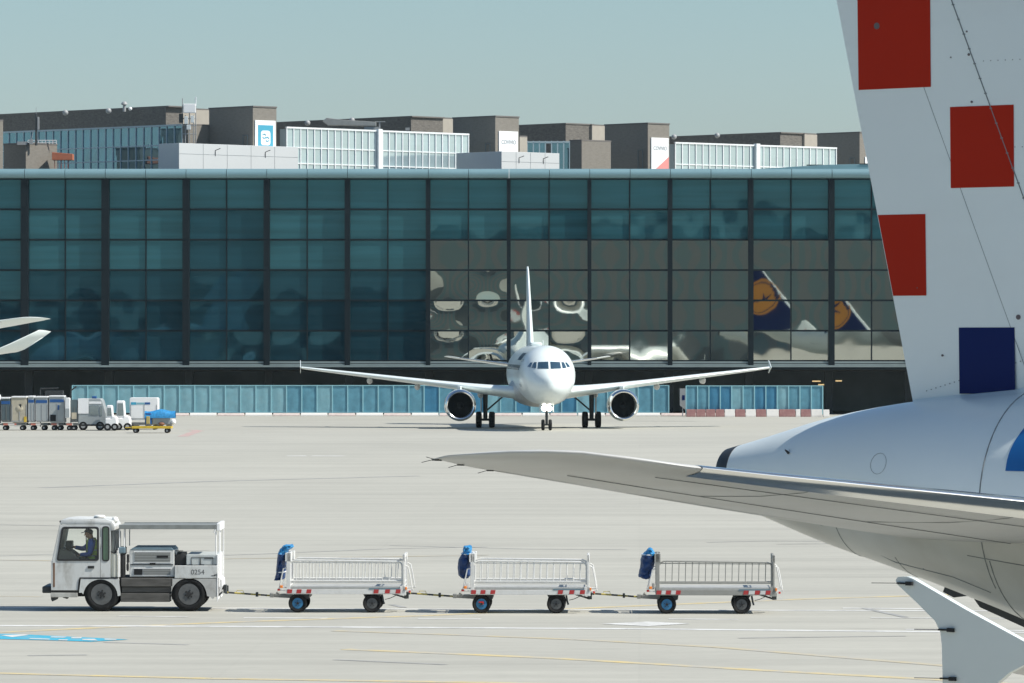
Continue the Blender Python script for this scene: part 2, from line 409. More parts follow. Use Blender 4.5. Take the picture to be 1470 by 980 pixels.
for q in ([(0,912.2),(34,911),(42,912),(18,915)], [(44,916.6),(72,917.4),(70,918.4),(40,917.6)], [(74,914.2),(96,914.6),(92,915.8),(72,915.4)],
          [(84,918.4),(98,918.4),(96,919.8),(84,919.6)], [(103,915),(118,915),(116,916.6),(102,916.6)], [(118,917.6),(136,917.6),(140,920),(118,919)], [(150,917.2),(168,918),(166,919),(150,918.6)]):
    patch('white_letter_stroke', q, M['p_white'], .0115)

# ------------------------------------------------------------------ terminal with the glass front
YF = 413.0; S = F/YF
def fx(px): return (px-CX)/S
def fz(py): return EYE + (HY-py)/S
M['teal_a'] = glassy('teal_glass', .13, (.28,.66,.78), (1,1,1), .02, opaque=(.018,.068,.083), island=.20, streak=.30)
M['teal_d'] = glassy('teal_glass_darkened', .11, (.20,.55,.70), (1,1,1), .02, opaque=(.009,.034,.046), island=.30, streak=.3)
M['clear'] = glassy('warm_glass', .54, (.93,.96,.86), (.40,.52,.50), .014)
M['mull'] = mat('window_bars', (.006,.012,.016), .5, spec=.2)
M['fascia'] = mat('fascia_metal', (.20,.33,.36), .4, metal=.25, var=.05, vscale=.3)
M['ledge'] = mat('ledge_metal', (.22,.27,.27), .5, metal=.2, var=.1, vscale=1)
M['inwall'] = mat('hall_wall', (.035,.042,.045), .9)
T = thing('terminal_building', 'long dark teal glass terminal front on a shaded undercroft, behind the taxiing jet', 'building', (0, YF, 0))
cols = [36+115.72*k for k in range(-2, 15)]
rows = [256.5, 300.3, 343.9, 387.5, 431.0, 474.5, 517.8]
def pane_pair(k, r):
    rnd = random.Random(k*31+r*7)
    b = MB()
    x0, x1 = fx(cols[k]), fx(cols[k+1]); zt, zb = fz(rows[r]), fz(rows[r+1])
    xm = (x0+x1)/2
    for a, c in ((x0+.12, xm-.04), (xm+.04, x1-.12)):
        warm = k >= 7 and r >= 2                                  # each pane sits a little out of true and bellies a little
        tx, tz = rnd.gauss(0, .003), rnd.gauss(0, .0025)
        bul = rnd.choice((-1, 1))*rnd.uniform(.0006, .0028); ph = rnd.random()*6
        if k == 7 and r in (3, 4, 5): bul = rnd.choice((-1, 1))*rnd.uniform(.006, .020); tz = (0, 0, 0, .001, -.004, -.003)[r] + rnd.gauss(0, .002)
        if k == 8 and r in (4, 5): bul = rnd.uniform(.005, .011); tz = -.0045
        if k in (9, 10) and r == 5: bul *= 1.5; tz -= .0012
        if (k == 12 and r == 5): tz = -.0105; bul = .002
        if (k == 11 and r in (4, 5)): tz = -.006
        if k == 11 and r in (3, 4) and a == x0+.12: tx = tz = 0.; bul = .0008
        if k in (10, 11) and r in (2, 3, 4) and a != x0+.12: tx = -.022 if k == 10 else -.058; tz = .004 if k == 11 and r > 2 else 0.
        if k == 12 and r == 4 and a == x0+.12: tx = -.026; tz = .0044; bul = .0008
        if not warm and r == 5 and k in (3, 4, 5): tz = -.006; bul = .006
        def fn(u, v):
            U, V = u-.5, v-.5
            y = tx*U*(c-a) + tz*V*(zt-zb) + bul*(1-4*U*U)*(1-4*V*V) + (.0004 if warm else .001)*math.sin(7*U+ph)*math.cos(6*V)
            return (a+.01+u*(c-a-.02), y, zb+.06+v*(zt-zb-.12))
        b.grid(fn, 8, 8)
    return b
for k in range(16):
    for r in range(6):
        warm = (k >= 7 and r >= 2)
        deep = (k == 4 and r > 0) or (k < 7 and r == 3 and k % 3 != 1) or (k < 7 and r >= 4)  # lower left rows: the pier's dark reflection put into the glass colour
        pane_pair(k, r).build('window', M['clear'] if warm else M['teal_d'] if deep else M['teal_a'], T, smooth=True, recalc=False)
for i, px in enumerate(cols):
    wd = .13 + .17*min(1, abs(px-735)/600) + (.03 if px < 735 else 0)
    MB().box((fx(px)-wd, -.55, fz(528)), (fx(px)+wd, .30, fz(256.2))).build('column', M['mull'], T)
for i in range(16):
    xm = fx((cols[i]+cols[i+1])/2)
    MB().box((xm-.055, -.16, fz(517.5)), (xm+.055, .06, fz(256.2))).build('mullion', M['mull'], T)
for py in rows[1:]:
    MB().box((fx(-195), -.12, fz(py)-.075), (fx(1656), .05, fz(py)+.075)).build('transom', M['mull'], T)
# fascia: a rolled metal edge in long panels
b = MB(); prof = [(0.3,.0),(-.62,.0),(-.80,.12),(-.85,.42),(-.74,.66),(-.45,.80),(.6,.84),(6,.86),(6,.0)]
z0 = fz(256)
edges = [-195+57.86*k for k in range(33)]
for a, c in zip(edges[:-1], edges[1:]):
    b.loft([[(fx(a)+.02, y, z0+z) for y, z in prof], [(fx(c)-.02, y, z0+z) for y, z in prof]])
b.build('fascia', M['fascia'], T, smooth=True, angle=50)
MB().box((fx(-195), -.5, z0-.10), (fx(1656), .3, z0-.012)).build('fascia_shadow_gap', M['mull'], T)
# ledge under the glass
b = MB(); b.box((fx(-195), -.5, fz(530)), (fx(1656), .4, fz(526.5))); b.build('ledge', M['mull'], T)
b = MB()
for py, h, y in ((519.6,.10,-.42),(522.8,.07,-.50),(525.2,.10,-.56)):
    b.box((fx(-195), y, fz(py)-h), (fx(1656), y+.08, fz(py)+h*.6))
b.build('ledge_pipe', M['ledge'], T, bevel=.02)
MB().box((fx(-195), .06, fz(526.4)), (fx(1656), .12, fz(518.2))).build('spandrel', M['mull'], T)
# hall inside the clear bays
MB().box((fx(500), 9, fz(529)), (fx(1656), 9.3, fz(344))).build('hall_wall', M['inwall'], T)
MB().box((fx(-195), .62, fz(529.6)), (fx(1656), 34, fz(531))).build('floor_slab', M['inwall'], T)
MB().box((fx(-195), .62, fz(344.5)), (fx(1656), 34, fz(343))).build('floor_slab', M['inwall'], T)
MB().box((fx(612)-.1, .32, fz(529)), (fx(612)+.1, 9, fz(345))).build('hall_wall', M['inwall'], T)
# undercroft
UY = 24.0
MB().box((fx(-195), UY, 0), (fx(1656), UY+.4, fz(531.2))).build('undercroft_wall', mat('undercroft_paint', (.34,.38,.40), .9, var=.3, vscale=.3), T)
b = MB()
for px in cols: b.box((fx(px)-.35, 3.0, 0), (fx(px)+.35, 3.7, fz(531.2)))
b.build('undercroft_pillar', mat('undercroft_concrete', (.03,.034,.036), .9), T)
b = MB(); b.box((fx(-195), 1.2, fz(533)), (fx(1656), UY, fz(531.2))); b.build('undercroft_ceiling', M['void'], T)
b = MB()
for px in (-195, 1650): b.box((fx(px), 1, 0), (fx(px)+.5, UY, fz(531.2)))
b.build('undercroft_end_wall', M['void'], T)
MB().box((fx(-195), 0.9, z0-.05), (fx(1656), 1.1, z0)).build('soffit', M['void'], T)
# solid core behind the opaque glass
MB().box((fx(-195), .8, fz(343.5)+.02), (fx(1656), 1.0, z0-.1)).build('core_wall', M['void'], T)
MB().box((fx(-195), .8, fz(529)), (fx(610), 1.0, fz(345))).build('core_wall', M['void'], T)
M['lampglow'] = mat('lamp_glow', (.9,.7,.4), .4, emit=((1,.70,.32), .55))
for px, py, wd in ((1172,547,12),(1204,546.5,9),(1180,552,11),(1190,552.2,7)):
    o = MB().box((-wd*.03, -.08, -.05), (wd*.03, .08, .05)).build('ceiling_lamp', M['lampglow'], bevel=.01)
    o.location = (gx(px, 420), 420, gz(py, 420))
    tag(o, 'thin glowing yellow lamp strip in the dark undercroft right of the blue fence', 'lamp', 'undercroft lamp strips')

# ------------------------------------------------------------------ the pier on this side of the apron (behind the viewpoint; the glass front mirrors it)
OP = thing('pier_building', 'striped concrete pier behind the viewpoint, mirrored in the glass front', 'building', (0, -14, 0))
M['pier'] = stripes('pier_cladding', (.275,.272,.245), (.20,.275,.26), 0, 3.0, 0, .5, .8)
M['pier_d'] = mat('pier_concrete', (.16,.17,.16), .8, var=.15, vscale=.2)
MB().box((-14, -18, 0), (150, 0, 27)).build('wall', M['pier'], OP)
b = MB(); b.box((-60, -18, 0), (-14, -1, 13.5)); b.box((-34, -16, 13.5), (-22, -4, 15.5)); b.box((-140, -18, 0), (-60, -1, 12)); b.box((-80, -15, 12), (-66, -5, 14.5)); b.build('low_wing', M['pier_d'], OP)
b = MB()
for k in range(40): b.box((-12+4*k, .0, 1.2), (-9.6+4*k, .12, 4.2))
b.build('window', M['pier_d'], OP)

# thin haze volume, added to lift the distant dark tones
hz = MB(); hz.box((-420, -60, -1), (420, 640, 36))
hm = bpy.data.materials.new('air'); hm.use_nodes = True; hm.node_tree.nodes.remove(hm.node_tree.nodes['Principled BSDF'])
pv = hm.node_tree.nodes.new('ShaderNodeVolumePrincipled'); pv.inputs['Color'].default_value = (.72, .93, 1, 1); pv.inputs['Density'].default_value = .00004; pv.inputs['Anisotropy'].default_value = .0
hm.node_tree.links.new(pv.outputs[0], hm.node_tree.nodes['Material Output'].inputs['Volume'])
tag(hz.build('haze', hm), kind='stuff')
# ------------------------------------------------------------------ buildings on the roof
D1 = Vector((.75, .66)).normalized(); D2 = Vector((-.72, .69)).normalized()
def reach(P, d, px):
    """how far along d from plan point P until photo column px"""
    k = (px-CX)/F
    return (k*P.y - P.x)/(d.x - k*d.y)
ZR = fz(243)
def plan(pc, Y, pl, pr):
    C = Vector((gx(pc, Y), Y)); a = C + D2*reach(C, D2, pl); b = C + D1*reach(C, D1, pr)
    return a, C, b, a + (b-C)
def brickmat(name, c1, c2, c3, sc=1.):
    m = mat(name, c1, .88); nt = m.node_tree; N = nt.nodes; L = nt.links; b = N['Principled BSDF']
    tc = N.new('ShaderNodeTexCoord'); mp = N.new('ShaderNodeMapping'); mp.inputs['Rotation'].default_value = (R(90), 0, R(-41)); L.new(tc.outputs['Object'], mp.inputs[0])
    n = N.new('ShaderNodeTexNoise'); n.inputs['Scale'].default_value = 3.; n.inputs['Detail'].default_value = 8; n.inputs['Roughness'].default_value = .75
    mp2 = N.new('ShaderNodeMapping'); mp2.inputs['Scale'].default_value = (1, 1, 3); L.new(tc.outputs['Object'], mp2.inputs[0]); L.new(mp2.outputs[0], n.inputs['Vector'])
    cr = N.new('ShaderNodeValToRGB'); cr.color_ramp.elements[0].position = .35; cr.color_ramp.elements[1].position = .68
    cr.color_ramp.elements[0].color = (*c2, 1); cr.color_ramp.elements[1].color = (*c3, 1); e = cr.color_ramp.elements.new(.5); e.color = (*c1, 1)
    L.new(n.outputs[0], cr.inputs[0]); L.new(cr.outputs[0], b.inputs['Base Color'])
    return m
M['brick'] = brickmat('dark_brick', (.20,.185,.16), (.175,.16,.135), (.225,.21,.18))
M['brick_b'] = brickmat('rough_brick', (.135,.125,.11), (.085,.08,.07), (.20,.185,.165))
M['render'] = mat('sand_render', (.36,.33,.28), .9, var=.06, vscale=2)
M['coping'] = mat('coping', (.14,.13,.12), .7)
M['panel'] = mat('white_cladding', (.52,.54,.54), .5, var=.02, vscale=.5)
M['gframe'] = mat('white_window_frame', (.74,.77,.77), .4)
M['gframe_d'] = mat('pale_window_frame', (.42,.52,.55), .4)
M['gpane'] = glassy('sky_tone_glass', .30, (.85,.95,1.), (1,1,1), .06, opaque=(.30,.39,.41), island=.10, streak=.1)  # pale back colour stands in for sky reflected in the sun
M['gpane_d'] = glassy('dark_reflection_glass', .34, (.50,.80,.95), (1,1,1), .01, opaque=(.02,.075,.105), island=.35, streak=.5)  # dark streaky back colour stands in for reflections

def block(name, label, cat, pc, Y, pl, pr, py, m=M['brick'], group=None, coping=True, side=None, zb=None):
    a, C, b, d = plan(pc, Y, pl, pr); z1 = gz(py, Y); zb = ZR if zb is None else zb
    t = thing(name, label, cat, (C.x, C.y, zb), 0, group)
    q = [(p - C) for p in (a, C, b, d)]
    MB().wall([(p.x, p.y) for p in q], 0, z1-zb).build('wall', m, t, bevel=.02)
    if side:                                  # a face of another stone on the lit side
        n = Vector((D1.y, -D1.x))*.004; e = q[2]-q[1]
        for s0, s1, mm in side:
            A, B = q[1]+e*s0+n, q[1]+e*s1+n
            MB().wall([(A.x, A.y), (B.x, B.y), (B.x+D2.x*.02+n.x*-4, B.y+D2.y*.02), (A.x+D2.x*.02+n.x*-4, A.y+D2.y*.02)], 0, z1-zb-.12).build('stone_face', mm, t)
    if coping:
        cen = (q[0]+q[2])/2
        MB().wall([tuple(cen + (p-cen)*1.02) for p in q], z1-zb+.004, z1-zb+.13).build('coping', M['coping'], t)
    return t, C, (b-C).length, z1
towers = [(363,432,300,397,153.5,'tallest brick stair tower, carrying the blue sign board'), (711,450,650,745,167.5,'brick stair tower carrying the plain white sign board, in the middle of the roof'),
          (930,464,868,961,177.5,'brick stair tower whose white board has a red corner'), (1234,484,1173,1262,190.5,'brick stair tower partly hidden behind the checkered tail fin')]
TW = []
for pc, Y, pl, pr, py, lab in towers:
    t, C, wl, z1 = block('stair_tower', lab, 'tower', pc, Y, pl, pr, py, group='brick stair towers on the terminal roof')
    # ladder frame on the shaded face
    b = MB(); n = Vector((-D2.y, D2.x))*-1
    nrm = Vector((-D2.y, D2.x)); nrm = nrm if nrm.y < 0 else -nrm
    o1, o2 = D2*.55 + nrm*.12, D2*1.15 + nrm*.12; h = (z1-ZR)*.60
    for o in (o1, o2): b.cyl((o.x, o.y, .1), (o.x, o.y, h), .035, n=6)
    for zz in (.9, 2.0, h): b.cyl((o1.x, o1.y, zz), (o2.x, o2.y, zz), .03, n=6)
    b.build('ladder', mat('ladder_metal', (.16,.20,.21), .5, metal=.4), t)
    TW.append((t, C, wl, z1))
block('roof_house', 'long dark roof house with brick end, left of the tallest tower', 'building', 238, 458, -160, 263, 153.5, M['brick_b'], 'long dark roof houses')
block('roof_house', 'small sand coloured roof house behind the antenna mast', 'building', 262, 461, 255, 302, 156.5, M['render'])
block('roof_house', 'long dark roof house behind the tilted pipes, left of the second tower', 'building', 590, 474, 396, 636, 168, M['brick_b'], 'long dark roof houses')
block('roof_house', 'narrow sand coloured roof house between brick end and second tower', 'building', 634, 477, 628, 655, 170, M['render'])
block('roof_house', 'short dark roof house between the second and third towers', 'building', 812, 488, 742, 852, 178, M['brick_b'], 'long dark roof houses')
block('roof_house', 'narrow sand coloured roof house touching the third tower', 'building', 850, 490, 845, 872, 180, M['render'])
block('roof_house', 'low dark roof house behind the farthest white window gallery', 'building', 1120, 504, 956, 1157, 191, M['brick_b'], 'long dark roof houses')
block('roof_house', 'narrow sand coloured roof house left of the partly hidden tower', 'building', 1155, 506, 1150, 1178, 192.5, M['render'])
block('roof_kiosk', 'low brown roof kiosk with the orange awning', 'building', 37, 436, 5, 82, 206.5, M['brick'])
block('roof_kiosk', 'low brown roof kiosk half shaded beside the third tower', 'building', 835, 460.5, 818, 877, 202)
block('roof_kiosk', 'low brown roof kiosk half shaded between antenna mast and blue sign tower', 'building', 270, 434.5, 262, 316, 179.5)
block('roof_kiosk', 'low sand coloured kiosk at the right foot of the second tower', 'building', 746, 452, 744, 757, 196.5, M['render'])
block('roof_pier', 'brown pier at the very left end of the roof', 'pier', -2, 434, -20, 4.5, 173.5, M['brick'])
def parapet(label, pc, Y, pl, pr, py, njoint):
    a, C, b, d = plan(pc, Y, pl, pr); z1 = gz(py, Y)
    t = thing('white_parapet', label, 'parapet', (C.x, C.y, ZR), 0, 'white clad boxes on the roof edge')
    q = [(p-C) for p in (a, C, b, d)]
    MB().wall([(p.x, p.y) for p in q], 0, z1-ZR).build('cladding', M['panel'], t, bevel=.015)
    nrm = Vector((D1.y, -D1.x))*.01; s = MB(); e = q[2]-q[1]; ln = e.length
    ZZ = z1-ZR
    for k in range(1, njoint):
        A = q[1]+e*k/njoint+nrm; s.cyl((A.x, A.y, .02), (A.x, A.y, ZZ-.02), .014, n=5)
    A, B = q[1]+nrm, q[2]+nrm; s.cyl((A.x, A.y, ZZ*.66), (B.x, B.y, ZZ*.66), .014, n=5)
    s.build('joint', mat('cladding_joint', (.30,.33,.34), .7), t)
    l = MB()
    for f_ in (.30, .72):
        A = q[1]+e*f_+nrm; B = A+nrm*22
        l.tube([(A.x, A.y, ZZ*.62), (A.x, A.y, ZZ*.80), (B.x+.3, B.y, ZZ*.86)], .035, 6)
    l.build('spotlight', M['darkmetal'], t)
parapet('wide white clad box on the roof edge below the blue sign', 257, 424, 228, 428, 205, 5)
parapet('smaller white clad box with grey side below the second tower', 720, 441, 655, 803, 217, 4)
def gallery(label, p0, Y0, p1, Y1, py0, ncol, bars, pane, frame, pillar=None, depth=3., nm='glass_gallery', fw=.045):
    A, B = Vector((gx(p0, Y0), Y0)), Vector((gx(p1, Y1), Y1)); ln = (B-A).length; z1 = gz(py0, Y0)-ZR
    ang = math.atan2(B.y-A.y, B.x-A.x)
    t = thing(nm, label, 'gallery', (A.x, A.y, ZR), ang, 'glazed galleries on the roof')
    b = MB(); h = z1
    zs = [0.] + [h*q for q in bars] + [h-.06]
    for i in range(ncol):
        for z0_, z1_ in zip(zs[:-1], zs[1:]):
            rr = random.uniform(-.004, .004)*3
            x0, x1 = ln*i/ncol+.03, ln*(i+1)/ncol-.03
            b.add([(x0, 0, z0_+.03), (x1, rr, z0_+.03), (x1, rr+random.uniform(-.01,.01), z1_-.03), (x0, 0, z1_-.03)], [(0,1,2,3)])
    b.build('glazing', pane, t, recalc=False)
    f = MB()
    for i in range(ncol+1): f.box((ln*i/ncol-fw, -.09, 0), (ln*i/ncol+fw, .04, h-.08))
    for z in zs[:-1]: f.box((0, -.07, z-.05), (ln, .05, z+.05))
    f.box((-.05, -.12, h-.09), (ln+.05, .1, h+.06))
    f.build('frame', frame, t)
    if pillar:
        for q in pillar: MB().box((ln*q-.24, -.35, 0), (ln*q+.24, .1, h+.16)).build('pillar', frame, t)
    MB().box((0, .14, 0), (ln, depth, h-.12)).build('body', M['gframe_d'], t)
    MB().box((-.06, .14, h-.11), (ln+.06, depth, h+.05)).build('roof', M['coping'], t)
    return t
gallery('blue reflecting window gallery along the left end of the roof', -120, 458.5, 262, 435, 195, 36, (.36,.63), M['gpane_d'], M['gframe_d'], nm='glass_gallery', fw=.035, depth=.8)
gallery('sunlit white framed window gallery between blue sign and second tower', 411, 435, 672, 449.5, 182.5, 27, (.30,.61), M['gpane'], M['gframe'], (.497,), depth=.9)
gallery('white framed window gallery at the right, beside the checkered tail fin', 969, 469, 1200, 482, 204.5, 24, (.10,.55), M['gpane'], M['gframe'], (.497,), depth=.9)
# open steel and glass frame between second tower and third
t = thing('glass_canopy_frame', 'open steel framed glass box behind the smaller white clad box', 'canopy', (gx(757, 470), 470, ZR))
f = MB(); wpx = (818-757)/F*470; h = gz(202, 470)-ZR
for i in range(8): f.box((wpx*i/7-.05, -.05, 0), (wpx*i/7+.05, .05, h)); f.box((wpx*i/7-.05, 2.2, 0), (wpx*i/7+.05, 2.3, h*.97))
for z in (.9, 1.9, h-.1): f.box((0, -.08, z-.04), (wpx, .06, z+.06)); f.box((0, 2.2, z-.04), (wpx, 2.32, z+.06))
f.build('frame', M['gframe_d'], t)
g = MB()
for i in range(7):
    for z0_, z1_ in ((.05,.86),(.96,1.86),(1.97,h-.15)):
        if (i*3+int(z0_*2)) % 4: g.box((wpx*i/7+.06, 1.0, z0_), (wpx*(i+1)/7-.06, 1.02, z1_))
g.build('glazing', M['gpane_d'], t)
# raised roof edge at the right
t = thing('roof_hump', 'low teal metal roof rising above the terminal edge beside the tail fin', 'roof', (0, YF+1.4, ZR-.02))
pr = [(1050,243.4),(1090,241.6),(1140,238.2),(1190,235.4),(1240,234.4),(1330,234.2),(1500,234.2),(1500,244),(1050,244)]
MB().prism([(fx(x), (243.4-y)/S) for x, y in pr], 0, 7).build('roof_sheet', M['fascia'], t, bevel=.04)
f = MB(); f.box((fx(1160), .4, .42), (fx(1184), .9, .50)); f.box((fx(1236), -.06, .50), (fx(1250), .4, .58)); f.build('roof_rail', M['darkmetal'], t)

# sign boards on the tower faces
def board(i, label, s0, s1, zt, mats):
    t, C, wl, z1 = TW[i]; nrm = Vector((D1.y, -D1.x))
    A = C + D1*(wl*s0) + nrm*.05; ln = wl*(s1-s0)
    b = thing('sign_board', label, 'sign', (A.x, A.y, ZR), math.atan2(D1.y, D1.x), 'sign boards on the roof towers')
    top = (z1-ZR)*zt
    MB().box((0, -.06, .1), (ln, .05, top)).build('panel', mats, b, bevel=.015)
    return b, ln, top
M['signw'] = mat('sign_white', (.80,.82,.82), .4); M['signb'] = mat('sign_blue', (.06,.33,.46), .4); M['signr'] = mat('sign_red', (.70,.26,.24), .45); M['ink'] = mat('sign_ink', (.16,.20,.23), .5)
b, ln, top = board(0, 'white edged blue sign board with rounded white emblem on the tallest tower', .07, .93, .815, M['signw'])
MB().box((ln*.13, -.075, .1), (ln*.87, -.055, top-.42)).build('blue_field', M['signb'], b)
cx, cz, ww, hh = ln*.50, top-1.55, ln*.46, 1.30
MB().prism([(x, z) for x, z in rounded([(cx-ww/2, cz+hh/2), (cx+ww/2, cz+hh/2), (cx+ww/2, cz-hh/2), (cx-ww/2, cz-hh/2)], .28)], -.092, -.078).build('emblem', M['signw'], b)
e = MB()
for (ox, oz) in ((-.16*ww/1., .16), (.18*ww, -.12)):
    for sg in (1, -1):
        e.tube([(cx+ox-.2*ww*.9, -.10, cz+oz+sg*.10), (cx+ox, -.10, cz+oz+sg*.20), (cx+ox+.2*ww*.9, -.10, cz+oz+sg*.08)], .045, 6)
e.build('emblem_arc', M['signb'], b)
e = MB()
for k in range(5): e.box((ln*(.32+.075*k), -.09, top-2.62), (ln*(.32+.075*k+.055), -.078, top-2.46))
e.box((ln*.34, -.09, top-2.82), (ln*.60, -.078, top-2.74)); e.build('small_print', M['signw'], b)
for i, lab in ((1, 'plain white sign board with grey lettering on the second tower'), (2, 'white sign board with red corner triangle and grey lettering')):
    b, ln, top = board(i, lab, .13, .93, .79 if i == 1 else .79, M['signw'])
    textmesh('COVIVIO', ln*.20, lambda x, z, d: (ln*.5+x*.95, -.07-d, top-1.02+z*1.15), .006).build('lettering', M['ink'], b)
    e = MB(); e.box((ln*.22, -.068, top-1.50), (ln*.36, -.062, top-1.45)); e.box((ln*.5, -.068, top-1.50), (ln*.76, -.062, top-1.45)); e.build('small_print', mat('faint_print', (.55,.60,.62), .5), b)
    if i == 2: MB().prism([(ln*.2, .1), (ln, .1), (ln, 3.1), (ln*.2, 1.82)], -.072, -.062).build('red_corner', M['signr'], b)
b, ln, top = board(3, 'white sign board cut off by the checkered tail fin', .25, .93, .62, M['signw'])

# awning, masts, pipes
def top_at(px, Y): return gx(px, Y)
t = thing('awning', 'small orange brown awning on the low brown roof kiosk', 'awning', (gx(76, 437), 437, gz(230, 437)))
MB().prism([(0, 0), (1.85, 0), (1.85, .55), (0, .70)], -1.0, .4).build('cloth', mat('awning_cloth', (.42,.14,.075), .8, var=.1), t, bevel=.02)
b = MB()
for k in range(5): b.box((.2+k*.3, -.9, -.75), (.26+k*.3, -.84, 0))
b.build('post', mat('awning_post', (.30,.11,.08), .6), t)
t = thing('antenna_mast', 'white antenna mast with equipment boxes and whip aerials', 'antenna', (gx(272, 433), 433, gz(207, 433)))
u = 433/F
b = MB(); 
for px_, y0, y1 in ((262,205,141),(281,205,139),(272,205,150),(266,205,165),(278,205,165)): b.cyl(((px_-272)*u, 0, (207-y0)*u), ((px_-272)*u, 0, (207-y1)*u), .045, n=6)
for y in (170, 180, 192): b.cyl((-10*u, 0, (207-y)*u), (10*u, 0, (207-y)*u), .04, n=6)
b.build('pole', M['grey'], t)
b = MB(); b.box((-8.5*u, -.3, (207-162)*u), (9*u, .2, (207-149)*u)); b.build('cabinet', M['white'], t, bevel=.04)
b = MB(); b.box((-7*u, -.35, (207-178)*u), (-2*u, -.1, (207-167)*u)); b.box((2*u, -.35, (207-176)*u), (7*u, -.1, (207-166)*u)); b.box((-4*u, -.3, (207-186)*u), (2*u, -.05, (207-179)*u)); b.box((8*u,-.1,(207-152)*u),(10*u,.1,(207-139)*u)); b.build('radio_unit', mat('radio_white', (.6,.64,.64), .5), t, bevel=.02)
b = MB(); b.box((-15*u, -.1, (207-176)*u), (-9*u, .1, (207-163)*u)); b.build('dish_box', M['darkmetal'], t, bevel=.03)
t = thing('roof_vent', 'white mushroom vent pipe on the long dark roof house', 'vent', (gx(178.5, 460), 460, gz(160, 460)))
MB().lathe([(0,.15),(.62,.15),(.66,.30),(.80,.28),(.95,.14),(.97,.02)], (0,0,0), 'z', 14).build('pipe', M['grey'], t, smooth=True)
t = thing('roof_dome', 'small white dome beside the mushroom vent', 'dome', (gx(187, 460), 460, gz(157.5, 460)))
MB().sphere((0,0,.1), .18, 10, 6).build('dome', M['white'], t, smooth=True)
t = thing('radio_mast', 'dark slim mast with white panel antenna above the brown kiosk', 'antenna', (gx(52, 436), 436, gz(207, 436)))
MB().cyl((0,0,-.1), (0,0,2.75), .11, .09, 8).build('pole', M['darkmetal'], t)
MB().box((.10,-.12,1.3), (.27,.08,2.45)).build('panel_antenna', M['grey'], t, bevel=.02)
b = MB(); b.cyl((.0,0,2.7), (0,0,3.3), .02, n=5); b.cyl((-.5,0,.1), (-.25,0,1.3), .03, n=5); b.box((-.6,-.2,0), (-.3,.2,.45)); b.box((-1.7,-.1,-.05), (-.8,.2,.25)); b.build('bracket', M['grey'], t)
t = thing('roof_railing', 'white roof railing beside the slim dark mast', 'railing', (gx(40, 437.5), 437.5, gz(206, 437.5)))
b = MB(); 
for k in range(9): b.cyl((k*.32, 0, -.05), (k*.32, 0, .3), .02, n=5)
b.cyl((0,0,.3), (2.56,0,.3), .025, n=5); b.cyl((0,0,.12), (2.56,0,.12), .02, n=5); b.build('rails', M['white'], t)
t = thing('roof_duct', 'tilted pale metal roof duct behind the sunlit window gallery', 'duct', (gx(463, 452), 452, gz(186, 452)))
u = 452/F
MB().prism([(0, 12*u), (6*u, 17*u), (30*u, 14*u), (77*u, 11*u), (77*u, 5*u), (26*u, 6*u), (8*u, 6*u)], -.4, .5).build('casing', mat('duct_metal', (.34,.34,.32), .5, metal=.3, var=.1, vscale=3), t, bevel=.03)
b = MB(); b.box((60*u,-.3,-4*u), (82*u,.3,4*u)); b.box((81*u,-.1,-2*u),(83*u,.1,12*u)); b.box((76*u,-.15,11*u),(90*u,.15,12*u)); b.box((119*u,-.1,-1*u),(125*u,.1,3*u)); b.build('stand', M['grey'], t)
for px_, y_, Y_, lab in ((93,159.5,458,'far left small roof dome on the dark roof house'),(155,157,458,'small roof dome left of the mushroom vent'),(441,174.5,474,'small roof dome above the sunlit window gallery, left end'),
                         (505,170.5,474,'small roof dome near the tilted roof duct'),(968,194.5,504,'small roof dome at the left end of the low dark roof house'),(1030,192.5,504,'small roof dome in the middle of the low dark roof house')):
    t = thing('skylight', lab, 'skylight', (gx(px_, Y_), Y_+.6, gz(y_, Y_)-.25), 0, 'skylight domes on the roof houses')
    MB().sphere((0,0,.15), .28, 12, 6).build('dome', M['grey'], t, smooth=True)
# ------------------------------------------------------------------ construction fences in front of the undercroft
YB = 401.0; SB = F/YB
M['bl_a'] = mat('fence_sheet_blue', (.095,.26,.335), .7, var=.18, vscale=2., dirt=.25, dcol=(.10,.24,.30), dscale=1.2)
M['bl_b'] = mat('fence_sheet_deep_blue', (.035,.175,.29), .7, var=.12, vscale=2.)
M['bl_c'] = mat('fence_sheet_faded', (.18,.36,.41), .8, var=.12, vscale=2., dirt=.3, dcol=(.25,.33,.33), dscale=1.5)
M['bl_f'] = mat('fence_frame_paint', (.26,.50,.55), .6)
M['b_red'] = mat('barrier_red', (.25,.12,.11), .6, var=.15, vscale=3, dirt=.5, dcol=(.30,.22,.19), dscale=3)
M['b_pink'] = mat('barrier_faded_red', (.56,.47,.43), .6, var=.15, vscale=3, dirt=.5, dcol=(.55,.48,.43), dscale=3)
M['b_white'] = mat('barrier_white', (.66,.64,.60), .6, var=.1, vscale=3, dirt=.4, dcol=(.4,.35,.30), dscale=3)
